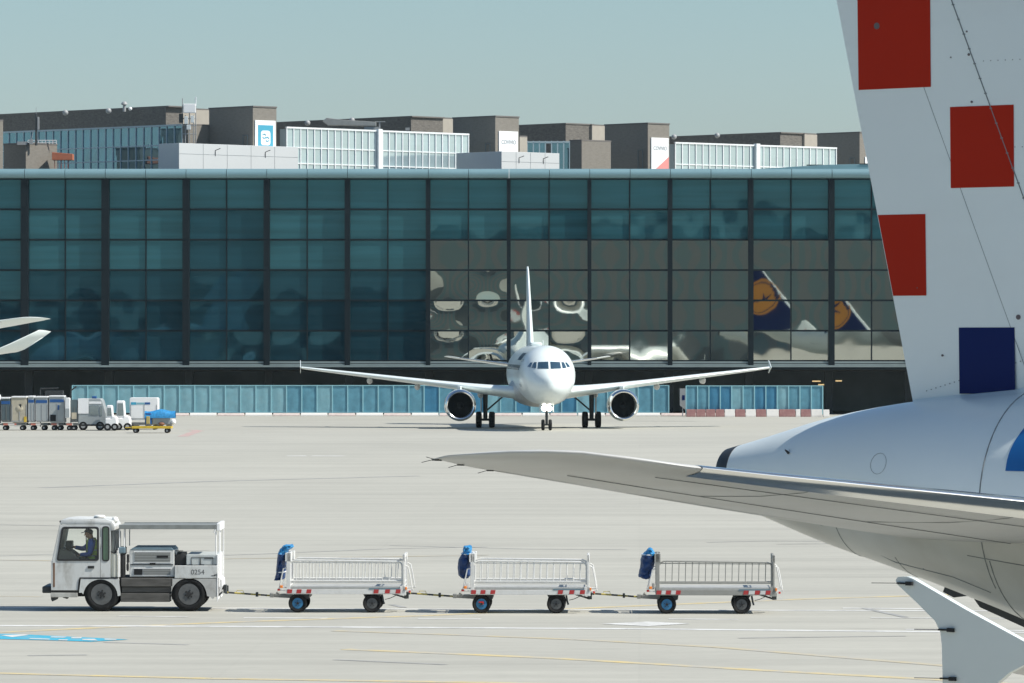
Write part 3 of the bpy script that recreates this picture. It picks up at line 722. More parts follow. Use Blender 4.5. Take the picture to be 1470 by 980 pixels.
def fence(label, x0, y0, x1, y1, n, pick, h0=.30, h1=2.52):
    A, B = Vector((x0, y0)), Vector((x1, y1)); ln = (B-A).length; t = thing('fence', label, 'fence', (x0, y0, 0), math.atan2(B.y-A.y, B.x-A.x), 'blue sheeted site fences')
    for i in range(n):
        a, c = ln*i/n, ln*(i+1)/n; rnd = random.Random(i*7+n)
        bl = rnd.uniform(.01, .05)
        b = MB(); b.grid(lambda u, v: (a+.05+u*(c-a-.1), -bl*math.sin(math.pi*u)*math.sin(math.pi*v) + .008*math.sin(9*u+i), h0+.03+v*(h1-h0-.06)), 6, 6)
        b.build('fence_sheet', M[pick(i)], t, smooth=True, recalc=False)
    for i in range(n+1):
        x = ln*i/n; MB().box((x-.045, -.07, h0-.3), (x+.045, .02, h1+.03)).build('post', M['bl_f'], t)
    b = MB(); b.box((0, -.06, h1-.02), (ln, .01, h1+.05)); b.box((0, -.06, h0-.02), (ln, .01, h0+.04)); b.build('rail', M['bl_f'], t)
    b = MB()
    for i in range(0, n+1, 2): b.cyl((ln*i/n, .02, h1*.8), (ln*i/n, 1.1, .05), .03, n=6)
    b.build('brace', M['grey'], t)
def barrier_block(x, y, ln, m, label, group, hh=.47):
    o = MB().loft([[(px_, q, z) for q, z in ((-.28,0),(.28,0),(.26,.12),(.10,hh),(-.10,hh),(-.26,.12))] for px_ in (-ln/2, ln/2)]).build('barrier_block', m, None, bevel=.02)
    o.location = (x, y, 0); return tag(o, label, 'barrier', group)
xa, xb = gx(104, 405), gx(664, 405)
fence('long pale blue sheeted fence run behind the taxiing jet, left of the nose', xa, 405, gx(960, 405), 405, 39, lambda i: ('bl_c','bl_c','bl_c','bl_a')[(i*5+i//3) % 4] if i < 13 else ('bl_a','bl_a','bl_c','bl_a','bl_b')[(i*3+i//4) % 5])
fence('short blue sheeted fence run on red and white blocks, right of the jet engine', gx(985, YB), YB, gx(1181, YB), YB, 12, lambda i: ('bl_a','bl_a','bl_b','bl_b','bl_c','bl_a','bl_b','bl_b','bl_c','bl_a','bl_a','bl_a')[i], h0=.50)
for i in range(22):
    x = gx(252, 404.6) + i*2.30
    if i % 2: barrier_block(x, 404.6, 2.2, M['b_white'], 'white concrete barrier block under the long pale blue fence', 'white blocks under the long fence', .27)
    else: barrier_block(x, 404.6, 2.2, M['b_pink'], 'faded red barrier block under the long pale blue fence', 'red blocks under the long fence', .25)
xs = [985,999,1013,1027,1040,1055,1070,1085,1100,1118,1142,1149,1164,1180]
for i in range(13):
    a, c = gx(xs[i], YB-.3), gx(xs[i+1], YB-.3)
    k = 'rwrwrwrwrwrwr'[i] if i > 3 else 'rrrr'[i]
    if i > 3: k = 'wrwrwrwrw'[i-4]
    barrier_block((a+c)/2, YB-.3, (c-a)-.04, M['b_white'] if k == 'w' else M['b_red'], 'white barrier block under the short blue fence' if k == 'w' else 'dull red barrier block under the short blue fence', 'white blocks under the short fence' if k == 'w' else 'red blocks under the short fence', .62)
barrier_block(gx(1186, YB-.9), YB-.9, .5, M['b_white'], 'white end block at the right tip of the short blue fence', None, .6)
# sign stand left of the short fence
t = thing('notice_board', 'pale notice board on a post left of the short blue fence', 'sign', (gx(981, 403), 403, 0))
MB().prism([(-.30,.9),(.22,.5),(.22,2.3),(-.30,2.3)], -.03, .03).build('board', M['grey'], t, bevel=.01)
MB().prism([(-.10,1.35),(.12,1.35),(.12,1.75),(-.10,1.75)], -.045, -.032).build('symbol', M['navy'], t)
MB().cyl((-.05,.06,0), (-.05,.06,2.3), .05, n=8).build('post', M['grey'], t)

# ------------------------------------------------------------------ airliners
LEN = 33.84
FUS = [(-.02,4.97,4.50,.225),(.40,5.08,4.36,.36),(1.07,5.26,4.14,.56),(1.87,5.40,3.92,.77),(2.9,5.50,3.61,1.01),(4.5,5.64,3.07,1.33),(6.5,5.78,2.45,1.66),(8.5,5.86,1.98,1.87),
       (10.5,5.87,1.76,1.96),(12.5,5.87,1.73,1.975),(18,5.87,1.73,1.975),(24,5.87,1.73,1.975),(28,5.87,1.73,1.975),(29.4,5.84,1.74,1.95),(30.4,5.70,1.79,1.86),(31.2,5.42,1.86,1.72),
       (31.9,4.97,1.96,1.53),(32.6,4.48,2.12,1.22),(33.2,4.06,2.36,.87),(33.6,3.74,2.62,.52),(33.80,3.48,2.88,.22),(33.84,3.2,3.14,.03)]
def fus_pt(u, a):
    """point of the fuselage skin; a = 0 port side, 90 deg top, 180 deg starboard"""
    zt, zb, hw = lerp(FUS, u); return Vector((u, math.cos(a)*hw, (zt+zb)/2 + math.sin(a)*(zt-zb)/2))
def fus_side(u, z, sd=-1, off=.006):
    zt, zb, hw = lerp(FUS, u); q = max(-1, min(1, (z-(zt+zb)/2)/((zt-zb)/2)))
    return Vector((u, sd*(hw*math.sqrt(1-q*q)+off), z))
def fus_front(v, z, off=.02):
    lo, hi = 27.0, 33.84
    for _ in range(40):
        m = (lo+hi)/2; zt, zb, hw = lerp(FUS, m)
        if (v/hw)**2 + ((z-(zt+zb)/2)/((zt-zb)/2))**2 < 1: lo = m
        else: hi = m
    return Vector((lo+off, v*(1+off*.4), z+off*.3))
def naca(x): return 5*(.2969*math.sqrt(x)-.126*x-.3516*x*x+.2843*x**3-.1036*x**4)
XS = [1,.9,.78,.64,.5,.37,.26,.17,.10,.05,.02,.005]
def foil(le, te, th, up=1.):
    """closed ring from the trailing edge over the top to the nose and back underneath; th is thickness / chord"""
    le, te = Vector(le), Vector(te); c = (te-le); n = Vector((0,0,1)); ch = c.length
    top = [le + c*x + n*(naca(x)*th*ch*up) for x in XS]; bot = [le + c*x - n*(naca(x)*th*ch) for x in XS[::-1]]
    return top + [le.copy()] + bot
def wing_ring(secs, v, sd, up=1.):
    uL, uT, zL, zT, th = lerp(secs, v); return foil((uL, sd*v, zL), (uT, sd*v, zT), th, up)
WING = [(0,23.2,16.0,2.55,2.35,.14),(2,22.2,15.9,2.62,2.40,.14),(6.4,19.95,15.75,3.10,2.95,.12),(11,17.55,14.35,3.62,3.52,.11),(15.5,15.25,13.1,4.12,4.06,.105),(16.9,14.50,12.80,4.28,4.24,.10)]
STAB = [(0,6.35,2.25,4.32,4.15,.09),(.7,5.9,2.17,4.40,4.25,.09),(3,4.45,1.83,4.68,4.55,.085),(5.2,3.05,1.46,4.955,4.86,.08),(5.85,2.50,1.37,5.07,4.95,.085),(6.12,2.0,1.33,5.075,5.0,.085),(6.22,1.5,1.31,5.045,5.01,.07)]
FINTE = lambda z: 1.90 - (z-5.4)*.222
FINLE = lambda z: 7.70 - (z-5.4)*.855
FINHI = lambda z: FINTE(z) + (1.95 - (z-5.4)*.205)
def fin_half(u, z):
    a, b = FINLE(z), FINTE(z); x = min(1, max(0, (a-u)/(a-b))); return naca(x)*.095*(a-b)
WINGN = WING[:-2] + [(15.5,14.6,12.6,4.25,4.19,.10),(16.9,12.80,12.33,4.47,4.43,.10)]
def airliner(label, loc, ang, scale=1., tip='fence', near=False, stab_dz=0., gear=True, titles=False):
    t = thing('airliner', label, 'aircraft', loc, ang); t.scale = (scale,)*3
    W, U = M['aero_white'], M['aero_under']
    us = []
    for a, b in zip(FUS[:-1], FUS[1:]):
        n = 3 if b[0]-a[0] < 2.5 else 5
        us += [a[0]+(b[0]-a[0])*k/n for k in range(n)]
    us.append(LEN)
    fb = MB(); fb.loft([[fus_pt(u, 2*math.pi*k/56) for k in range(56)] for u in us])
    fus = fb.build('fuselage', W if not near else M['aero_two'], t, smooth=True, angle=60)
    # dark exhaust ring at the tail end
    b = MB(); b.loft([[fus_pt(u, 2*math.pi*k/40)+(fus_pt(u, 2*math.pi*k/40)-Vector((u,0,fus_pt(u,0).z)))*e for k in range(40)] for u, e in ((-.03,-.02),(-.02,.012),(.05,.012),(.115,.010),(.118,-.01))])
    b.build('exhaust_ring', M['darkmetal'], t, smooth=True)
    # belly fairing
    b = MB(); rings = []
    for k in range(25):
        u = 13+11.5*k/24; q = math.sin(math.pi*(k/24*.96+.02))**.55
        rings.append([(u, math.cos(a)*(1.2+1.02*q), 2.75+math.sin(a)*(.55+.72*q)) for a in [2*math.pi*j/28 for j in range(28)]])
    b.loft(rings).build('belly_fairing', U, t, smooth=True, angle=70)
    # cockpit glazing
    for sd in (1, -1):
        for q in (((.07,4.27),(.80,4.29),(.74,4.73),(.07,4.76)), ((.90,4.30),(1.19,4.34),(1.02,4.72),(.84,4.73)), ((1.27,4.36),(1.46,4.42),(1.24,4.70),(1.10,4.71))):
            b = MB(); b.grid(lambda u, v: fus_front(*[sd*((q[0][0]*(1-u)+q[1][0]*u)*(1-v)+(q[3][0]*(1-u)+q[2][0]*u)*v), (q[0][1]*(1-u)+q[1][1]*u)*(1-v)+(q[3][1]*(1-u)+q[2][1]*u)*v]), 6, 6)
            b.build('cockpit_window', M['cockpit'], t, smooth=True)
    for sd in (1, -1):
        b = MB()
        for k in range(38):
            u0 = 9.2+k*.533
            if near and u0 < 7: continue
            b.grid(lambda p, q: fus_side(u0+p*.23, 4.18+q*.34, sd), 2, 2)
        o = b.build('cabin_windows', M['cockpit'], t, smooth=True)
        for u0 in (8.0, 29.0):
            b = MB()
            P = [fus_side(u0+x, z, sd, .008) for x, z in ((0,3.05),(.8,3.05),(.84,3.2),(.84,4.75),(.8,4.9),(0,4.9),(-.04,4.75),(-.04,3.2),(0,3.05))]
            b.tube(P, .012, 4); b.build('cabin_door', M['seam'], t)
    # wings
    for sd in (-1, 1):
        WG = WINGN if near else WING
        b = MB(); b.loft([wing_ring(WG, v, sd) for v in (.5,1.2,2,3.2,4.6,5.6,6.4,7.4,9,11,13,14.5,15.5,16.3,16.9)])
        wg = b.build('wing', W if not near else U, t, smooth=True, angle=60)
        b = MB()
        def le_strip(v):
            r = wing_ring(WG, v, sd); return [p + Vector((.012,0,0)) for p in r[8:17]]
        b.loft([le_strip(v) for v in (2.1,4,6.4,9,11.5,14,16.3)], closed=False); b.build('slat', W, wg, smooth=True, recalc=False)
        for v in (4.1, 8.6, 12.0):
            uL, uT, zL, zT, th = lerp(WG, v); f = MB()
            f.loft([[(uT+du, sd*v+math.cos(a)*r, zT-.18-dz+math.sin(a)*r*1.25) for a in [2*math.pi*j/12 for j in range(12)]] for du, r, dz in ((2.2,.03,.0),(1.7,.14,.06),(.9,.21,.12),(.1,.20,.12),(-.6,.12,.06),(-1.0,.03,0))])
            f.build('flap_fairing', U, wg, smooth=True)
        if tip == 'fence':
            # arrow-shaped end plate: outline in (u, z) round the tip chord
            uL, uT, zc = 14.62, 12.90, 4.26
            out = [(uL+.18,zc+.02),(uL-.2,zc+.20),(uL-.95,zc+.50),(uT+.10,zc+.735),(uT-.14,zc+.745),(uT-.27,zc+.73),(uT-.24,zc+.68),(uT+.22,zc+.26),(uT+.27,zc+.18),(uT+.28,zc+.08),
                   (uT+.27,zc-.12),(uT+.10,zc-.32),(uT-.12,zc-.54),(uT-.05,zc-.56),(uT+.35,zc-.44),(uL-.85,zc-.28),(uL-.1,zc-.10)]
            if not near: out = [(u, zc+(z-zc)*.72) for u, z in out]
            if near: out = [(12.96,4.468),(12.93,4.484),(12.82,4.534),(12.50,4.675),(12.225,4.805),(12.19,4.815),(12.14,4.812),(12.128,4.795),(12.14,4.775),(12.25,4.69),(12.345,4.61),(12.372,4.56),(12.38,4.50),(12.385,4.325),(12.37,4.27),(12.30,4.20),(12.10,4.07),(12.12,4.05),(12.2,4.05),(12.50,4.21),(12.66,4.32),(12.74,4.385),(12.82,4.425)]
            fn_ = plate([(u, z) for u, z in out], [], sd*16.94, sd*16.98)
            fo = fn_.build('wingtip_fence', W, wg, smooth=True, bevel=.015 if near else .028, angle=30)
            if near and sd < 0:
                for (u, z, l) in ((12.15, 4.783, .14), (12.375, 4.573, .13), (12.385, 4.346, .14)):
                    d = MB(); y = sd*16.985
                    d.box((u-.01, y-.006, z-.004), (u+.05, y+.004, z+.004)); d.box((u+.04, y-.010, z-.009), (u+.075, y+.004, z+.009)); d.cyl((u-.01, y-.002, z), (u-.01-l, y-.002, z-.003), .0016, n=5)
                    d.build('static_discharger', M['black'], fo)
        else:
            b = MB(); rr = []
            for q, (dv, dz, uL, uT) in enumerate(((0,0,14.5,12.8),(.3,.03,14.2,12.72),(.55,.12,13.85,12.6),(.78,.30,13.5,12.4),(1.05,.60,12.9,12.05),(1.22,.80,12.5,11.85))):
                rr.append(foil((uL, sd*(16.9+dv), 4.28+dz), (uT, sd*(16.9+dv), 4.24+dz), .09))
            b.loft(rr).build('winglet', W, wg, smooth=True, angle=60)
        # engine
        v = 5.75; uL = lerp(WING, v)[0]; uf = uL+2.65; zc = 1.66
        e = MB(); e.lathe([(uf-4.4,.60),(uf-3.6,.86),(uf-2.4,1.06),(uf-1.0,1.13),(uf-.35,1.10),(uf-.08,1.03),(uf,.965),(uf-.06,.90),(uf-.35,.86),(uf-1.0,.868)], (0, sd*v, zc), 'x', 40, cap=False)
        e.v = [tuple(p) for p in e.v]
        en = e.build('engine', W, t, smooth=True, angle=70)
        l = MB(); l.lathe([(uf-.36,1.106),(uf-.08,1.036),(uf+.004,.967),(uf-.06,.895),(uf-.33,.856)], (0, sd*v, zc), 'x', 40)
        l.f = [f for f in l.f if len(f) == 4]; l.build('intake_lip', M['polished'], en, smooth=True, recalc=False)
        f = MB(); n = 24
        for k in range(n):
            a = 2*math.pi*k/n; ca, sa = math.cos(a), math.sin(a); tw = .10
            f.add([(uf-.80, sd*v+ca*.24-sa*.03, zc+sa*.24+ca*.03), (uf-.86, sd*v+ca*.24+sa*.03, zc+sa*.24-ca*.03), (uf-.95, sd*v+ca*.85+sa*tw, zc+sa*.85-ca*tw), (uf-.80, sd*v+ca*.85-sa*tw, zc+sa*.85+ca*tw)], [(0,1,2,3)])
        f.build('fan', M['fan'], en, recalc=False)
        d = MB(); d.cyl((uf-1.0, sd*v, zc), (uf-1.02, sd*v, zc), .868, n=32); d.build('fan_back', M['void'], en)
        s = MB(); s.lathe([(uf-.45,.01),(uf-.6,.13),(uf-.85,.25),(uf-.98,.26)], (0, sd*v, zc), 'x', 20); s.build('spinner', M['fan'], en, smooth=True)
        c_ = MB(); c_.lathe([(uf-5.6,.30),(uf-4.9,.48),(uf-4.2,.60),(uf-3.9,.60)], (0, sd*v, zc), 'x', 24); c_.build('exhaust_nozzle', M['darkmetal'], en, smooth=True)
        p = MB(); p.loft([[(u, sd*v+y, z) for u, y, z in ((uf-.6,0,z0),(uf-2,.16,z0),(uf-4.6,.12,z0-.15),(uf-5.2,0,z0-.1),(uf-4.6,-.12,z0-.15),(uf-2,-.16,z0))] for z0 in (2.5, 3.0)]); p.build('pylon', W, en, bevel=.03)
        # tailplane
        b = MB(); vv = [.35,.7,1.4,2.2,3,3.8,4.6,5.2,5.55,5.85,6.0,6.12,6.19,6.22]
        def srow(v, dz=stab_dz):
            r = wing_ring(STAB, v, sd, .75); return [p + Vector((0,0,dz)) for p in r]
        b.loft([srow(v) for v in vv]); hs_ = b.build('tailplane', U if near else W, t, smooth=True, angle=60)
        b = MB(); 
        b.loft([[p + Vector((.010, 0, .003 if i < 5 else -.004)) for i, p in enumerate(srow(v)[9:17])] for v in (.75,1.4,2.2,3,3.8,4.6,5.12)], closed=False); b.build('leading_edge', M['polished'], hs_, smooth=True, recalc=False)
        if near:
            # fairing lip, hinge lines and dischargers
            def under(fr, v):
                r = srow(v); k = 13+fr*11; i = int(k); q = r[i].lerp(r[min(i+1, 24)], k-i); return q + Vector((0,0,-.006))
            b = MB()
            b.tube([under(.70, v) for v in (.8,1.5,2.5,3.5,4.5,5.4)], .0032, 5)
            b.tube([under(.40, v) for v in (.8,2,3.5,5.2)], .003, 5)
            for v in (2.6, 4.2): b.tube([under(q, v) for q in (.1,.3,.5,.7)], .0025, 5)
            b.build('panel_seam', M['seam'], hs_)
            for v, l in ((6.20,.34),(5.93,.30),(5.60,.30),(6.17,.3)):
                uL, uT, zL, zT, th = lerp(STAB, v)
                d = MB(); y = sd*v; d.box((uT-.01, y-.008, zT-.008), (uT+.05, y+.008, zT+.008)); d.cyl((uT, y, zT), (uT-l*.38, y+sd*(-.02), zT-.025 if v != 6.17 else zT+.02), .0026, n=5); d.build('static_discharger', M['black'], hs_)
    # fin
    b = MB(); zz = [5.15,5.4,6,7,8,9,10,11,11.5,11.7,11.76]
    rings = []
    for z in zz:
        sh = 0 if z < 11.4 else (z-11.4)*.7
        a, c = FINLE(z)-sh*1.6, FINTE(z)+sh*.1; ch = a-c
        if z < 5.9: a += (5.9-z)*2.2
        top = [(a-(a-c)*x, naca(x)*.095*ch, z) for x in XS]; rings.append(top + [(a, 0, z)] + [(p[0], -p[1], z) for p in top[::-1]])
    b.loft(rings); fin = b.build('fin', W, t, smooth=True, angle=60)
    if near:
        for s_ in (-1, 1):
            b = MB(); b.tube([(FINHI(z), s_*(fin_half(FINHI(z), z)+.001), z) for z in (5.45,7,8.3,9.6,11.4)], .0055, 5)
            b.tube([(FINHI(z)-.62, s_*(fin_half(FINHI(z)-.62, z)+.0), z) for z in (5.45,7,8.3,9.6,10.8)], .0025, 5)
            for z in [5.6+.13*k for k in range(44)]:
                b.box((FINHI(z)-.013, s_*(fin_half(FINHI(z), z))-.004, z-.005), (FINHI(z)+.013, s_*fin_half(FINHI(z), z)+.004, z+.005))
            b.build('rudder_hinge_line', M['seam'], fin)
    # gear
    if gear:
        for sd in (-1, 1):
            g = MB(); y = sd*3.795; u = 17.7
            g.cyl((u, y, .55), (u, y*1.0, 2.7), .15, .19, 12); g.cyl((u, y-.55, .575), (u, y+.55, .575), .085, n=10); g.cyl((u+.05, y, 1.15), (u-.1, y-sd*1.35, 2.3), .06, n=8); g.cyl((u+.15, y, .9), (u+.6, y, 2.6), .05, n=8)
            lg = g.build('main_gear', M['darkmetal'], t, smooth=True)
            d = MB(); d.box((u-.5, y+sd*.28, 1.0), (u+.5, y+sd*.33, 2.55)); d.build('gear_door', U, lg, bevel=.02)
            for q in (-.465, .465):
                wl = MB(); wl.lathe([(-.20,.30),(-.20,.50),(-.15,.565),(0,.578),(.15,.565),(.20,.50),(.20,.30)], (u, y+q, .578), 'y', 28, cap=False); wl.build('tyre', M['tyre'], lg, smooth=True)
                h_ = MB(); h_.cyl((u, y+q-.16, .578), (u, y+q+.16, .578), .30, n=20); h_.build('hub', M['grey'], lg)
        g = MB(); u = 28.77; g.cyl((u, 0, .36), (u+.1, 0, 2.2), .09, .12, 12); g.cyl((u, -.3, .38), (u, .3, .38), .05, n=8); g.cyl((u+.06, 0, 1.0), (u+1.1, 0, 2.1), .05, n=8)
        lg = g.build('nose_gear', M['darkmetal'], t, smooth=True)
        for q in (-.25, .25):
            wl = MB(); wl.lathe([(-.11,.2),(-.11,.32),(-.07,.375),(0,.38),(.07,.375),(.11,.32),(.11,.2)], (u, q, .38), 'y', 24, cap=False); wl.build('tyre', M['tyre'], lg, smooth=True)
        for q in (-.45, .45):
            d = MB(); d.box((u-.6, q-.02, 1.25), (u+.9, q+.02, 2.0)); d.build('gear_door', W, lg, bevel=.015)
        if not near:
            l = MB(); l.cyl((u+.16, -.17, 1.52), (u+.22, -.17, 1.52), .20, n=18); l.cyl((u+.16, .17, 1.52), (u+.22, .17, 1.52), .20, n=18); l.box((u+.05,-.3,1.42),(u+.15,.3,1.62)); l.build('landing_light', M['gold'], lg)
    return t, fin, fus

# near aircraft: only its tail and one wing tip are in the picture
TH = R(36); YT = F/160; XT = (1050-CX)/F*YT
T_, fin, fus = airliner('white airliner with red and blue checks on its tail, nearest, cut by the right edge', (XT, YT, 0), -TH, near=True)
def fin_uz(px, py):
    off = .05
    for _ in range(4):
        k = (px-CX)/F; c, s = math.cos(TH), math.sin(TH)
        u = (k*(YT-off*c) - XT + off*s)/(c + k*s); Y = YT - u*s - off*c; z = EYE + (HY-py)/F*Y
        off = fin_half(u, z)
    return u, z
for (x0, y0, x1, y1), m in (((1231,-8,1336.5,124.5),'red'), ((1364,153.5,1456,267.5),'red'), ((1258,308.5,1330,424),'red'), ((1376.5,470,1457.5,565.5),'navy')):
    ua, za = fin_uz(x0, y0); ub, zb = fin_uz(x1, y1); uc, zc = fin_uz(x0, y1)
    for sd in (-1, 1):
        b = MB(); b.grid(lambda p, q: (lambda z: (lambda u: (u, sd*(fin_half(u, z)+.003), z))(max(FINTE(z)+.006, ua+(ub-ua)*p)))(zb+(za-zb)*q), 10, 12)
        b.build('tail_square', M[m], fin, smooth=True)
b = MB(); b.grid(lambda p, q: fus_side(3.45+p*1.4+.06*q-.03*math.sin(math.pi*q), 4.845+q*.37, -1), 12, 8); b.build('blue_patch', M['skyblue'], fus, smooth=True)
b = MB()
def ring_seam(u, a0, a1, r=.010):
    b.tube([fus_pt(u, R(a))+Vector((0,0,0)) for a in range(a0, a1+1, 6)], r, 5)
ring_seam(3.2, 60, 222, .006); ring_seam(2.05, 228, 300, .004); ring_seam(3.25, 205, 300, .006); ring_seam(1.45, 215, 300, .0035)
def side_line(pts, r=.0045): b.tube([fus_side(u, z, -1, .0) for u, z in pts], r, 5)
side_line([(1.2,4.35),(2.0,4.02),(2.7,3.92),(3.1,3.80)]); side_line([(3.0,4.12),(3.6,4.06),(4.4,4.0)]); side_line([(.9,4.62),(.9,4.98)], .004); side_line([(2.35,3.98),(2.6,3.72)])
b.build('panel_seam', M['seam'], fus, smooth=True)
b = MB(); b.cyl(fus_side(.9,4.95,-1,.002), fus_side(.9,4.95,-1,.03)+Vector((-.02,0,.03)), .014, .005, 6); b.build('drain_mast', M['black'], fus)
b = MB()
for u, z in ((2.02,4.88),): b.tube([fus_side(u+.09*math.cos(a), z+.09*math.sin(a), -1, .001) for a in [2*math.pi*k/16 for k in range(17)]], .0016, 4)
b.build('access_hatch', M['seam'], fus)
b = MB(); b.prism([(2.25,3.84),(2.21,3.75),(2.32,3.705),(2.47,3.725),(2.48,3.77)], -.02, .02); b.build('belly_antenna', M['darkmetal'], fus, bevel=.008)
b = MB(); b.loft([[(u, y, z+dz) for y, dz in ((-.07,0),(.07,0),(.05,-h),(-.05,-h))] for u, z, h in ((2.54,3.735,.03),(2.60,3.72,.09),(3.6,3.37,.10),(4.6,3.06,.12))]); b.build('tail_bumper', M['darkmetal'], fus, bevel=.01)
b = MB()
for q in (.35, .55, .78):
    P_ = [(FINTE(z)+(FINHI(z)-FINTE(z))*q, z) for z in (5.5, 6.5, 7.5, 8.5, 9.5)]
for z0 in (6.55, 7.6, 8.35, 9.3):
    for k in range(26):
        u = FINHI(z0)+.1+k*.075; b.box((u-.004, -fin_half(u, z0)-.002, z0-.004), (u+.004, -fin_half(u, z0)+.004, z0+.004))
for k in range(60):
    u, z = 2.05+k*.05, 5.50+.013*k; b.box((u-.004, -fin_half(u, z)-.002, z-.004), (u+.004, -fin_half(u, z)+.004, z+.004))
tag(b.build('rivets', M['seam'], fin), kind='stuff')
b = MB()
for (px_, py_, r) in ((1462, 455, .022), (1353, 510, .010), (1259, 37, .030), (1391, 78, .012), (1395, 146, .010), (1365, 82, .006), (1317, 413, .006), (1388, 45, .008)):
    u, z = fin_uz(px_, py_); b.cyl((u, -fin_half(u, z)+.003, z), (u, -fin_half(u, z)-.006, z), r, n=12)
b.build('fin_fitting', mat('fin_fitting_grey', (.12,.10,.10), .6), fin)
# the metal fairing plate where fin meets fuselage
b = MB(); b.loft([[(u, y*hw, z) for y, z in ((-1,zt-.03),(-.6,zt+.005),(0,zt+.015),(.6,zt+.005),(1,zt-.03))] for u, hw, zt in [(q, .10+.16*min(1,(q-1.75)*.8), lerp(FUS, q)[0]) for q in (1.95,2.2,3,4,5,6,7,8)]], closed=False); b.build('fin_fairing', M['aero_white'], fus, smooth=True, recalc=False)

# taxiing jet facing the camera
DL = R(2.6); YA = 348.0; XA = gx(773, YA)
fw = Vector((math.sin(DL), -math.cos(DL)))
o = Vector((XA, YA)) - fw*17.7
FA, fin2, fus2 = airliner('white airliner taxiing nose on towards the camera, landing light on', (o.x, o.y, 0), math.atan2(fw.y, fw.x))
b = MB(); b.box((12.2,-.42,5.80),(15.0,.42,6.10)); b.build('satcom_dome', M['aero_white'], fus2, smooth=True, bevel=.14)
b = MB(); b.prism([(24,5.86),(24.3,5.86),(24.1,6.25),(23.95,6.25)], -.02, .02); b.build('blade_antenna', M['aero_white'], fus2)
b = MB()
for k in range(9): b.grid(lambda p, q: fus_side(22.2+k*.62+p*.42, 4.85+q*.5, -1, .012), 2, 3)
b.build('airline_lettering', mat('faded_navy', (.02,.07,.11), .5), fus2)
# wing and tail tip of another jet at the left edge
ph = R(43); fw = Vector((-math.sin(ph), -math.cos(ph))); pr = Vector((math.cos(ph), -math.sin(ph)))
sc = 1.3; YL = 236.0; tipx = gx(66, YL)
o = Vector((tipx, YL)) - (fw*12.0 + pr*18.0)*sc
airliner('white airliner of which only a wing tip and tailplane tip enter at left', (o.x, o.y, 0), math.atan2(fw.y, fw.x), sc, tip='winglet', stab_dz=.58)

# parked jet out of the picture at the right: its dark tail with the orange disc shows in the glass front
sc = 1.35; V_ = 570.0; yd = 2*YF - V_; xd = gx(1086, V_)
FB, fin3, fus3 = airliner('white airliner with dark blue tail and orange disc, mirrored in the terminal glass', (xd-2.7*sc, yd, 0), 0., sc)
b = MB()
zc_ = (5.9+67*V_/F)/sc
for sd in (-1, 1):
    b.grid(lambda p, q: (lambda z: (lambda u: (u, sd*(fin_half(u, z)+.004), z))(FINTE(z)+.01+(FINLE(z)-FINTE(z)-.02)*p))(5.5+6.2*q), 14, 16)
b.build('tail_paint', M['navy'], fin3, smooth=True, recalc=False)
M['tail_orange'] = mat('tail_orange', (.80,.30,.03), .45)
for sd in (-1, 1):
    b = MB(); n = 28; cc = (2.7+.6, zc_)
    def fp(u, z, o): return (u, sd*(fin_half(u, z)+o), z)
    ctr = [fp(cc[0], cc[1], .014)]; vs_ = ctr[:]
    for r in (.5, 1., 1.46): vs_ += [fp(cc[0]+r*math.cos(2*math.pi*k/n), cc[1]+r*math.sin(2*math.pi*k/n), .014) for k in range(n)]
    fs = [(0, 1+k, 1+(k+1) % n) for k in range(n)] + [(1+j*n+k, 1+(j+1)*n+k, 1+(j+1)*n+(k+1) % n, 1+j*n+(k+1) % n) for j in range(2) for k in range(n)]
    b.add(vs_, fs); dk = b.build('tail_disc', M['tail_orange'], fin3, smooth=True, recalc=False)
    b = MB(); b.tube([fp(cc[0]+1.25*math.cos(2*math.pi*k/n), cc[1]+1.25*math.sin(2*math.pi*k/n), .02) for k in range(n+1)], .035, 5)
    for pts in (((-1.2,-.35),(-.3,-.1),(.3,.25),(.7,.55)), ((-.6,-.35),(0,-.15),(.6,-.25)), ((-.2,.0),(.1,.35),(.0,.7))): b.tube([fp(cc[0]+x, cc[1]+z, .02) for x, z in pts], [.03]+[.12]*(len(pts)-2)+[.03], 6)
    b.build('disc_emblem', M['navy'], dk)
# ------------------------------------------------------------------ tow tractor with three baggage carts
M['tugw'] = mat('tug_white', (.56,.575,.56), .5, var=.05, vscale=2.5, dirt=.7, dcol=(.24,.22,.18), dscale=3.6, stretch=(1,1,.45))
M['tugd'] = mat('tug_grimy', (.085,.082,.075), .8, var=.35, vscale=6, dirt=.75, dcol=(.035,.033,.03), dscale=5, stretch=(.4,1,2.5))
M['rust'] = mat('rusty_seam', (.16,.085,.045), .8, var=.3, vscale=12)
M['rimg'] = mat('rim_grey', (.095,.10,.10), .6, var=.2, vscale=10, dirt=.4, dcol=(.06,.055,.05), dscale=8)
M['rimb'] = mat('rim_blue', (.03,.17,.34), .5, var=.15, vscale=10, dirt=.3, dcol=(.08,.09,.10), dscale=8)
M['grille'] = stripes('grille_mesh', (.10,.105,.10), (.27,.28,.27), 2, .035, 0, .45)
M['cabglass'] = glassy('cab_glass', .03, (.9,.97,1), (.96,.985,.97), .01)
M['greenglass'] = glassy('cab_rear_glass', .12, (.8,.95,.9), (1,1,1), .03, opaque=(.03,.085,.045), streak=.5)
M['dash'] = mat('dash_plastic', (.022,.026,.03), .6, var=.2, vscale=6)
M['orange'] = mat('side_marker_orange', (.85,.24,.03), .35); M['redlens'] = mat('red_lens', (.6,.03,.02), .35)
M['amber'] = mat('beacon_white', (.85,.84,.78), .25)
M['bluegrey'] = mat('faded_blue_grey', (.13,.20,.24), .6, var=.15, vscale=3)
M['canopy'] = mat('canopy_metal', (.22,.235,.225), .6, var=.18, vscale=5, dirt=.4, dcol=(.12,.12,.11), dscale=4)
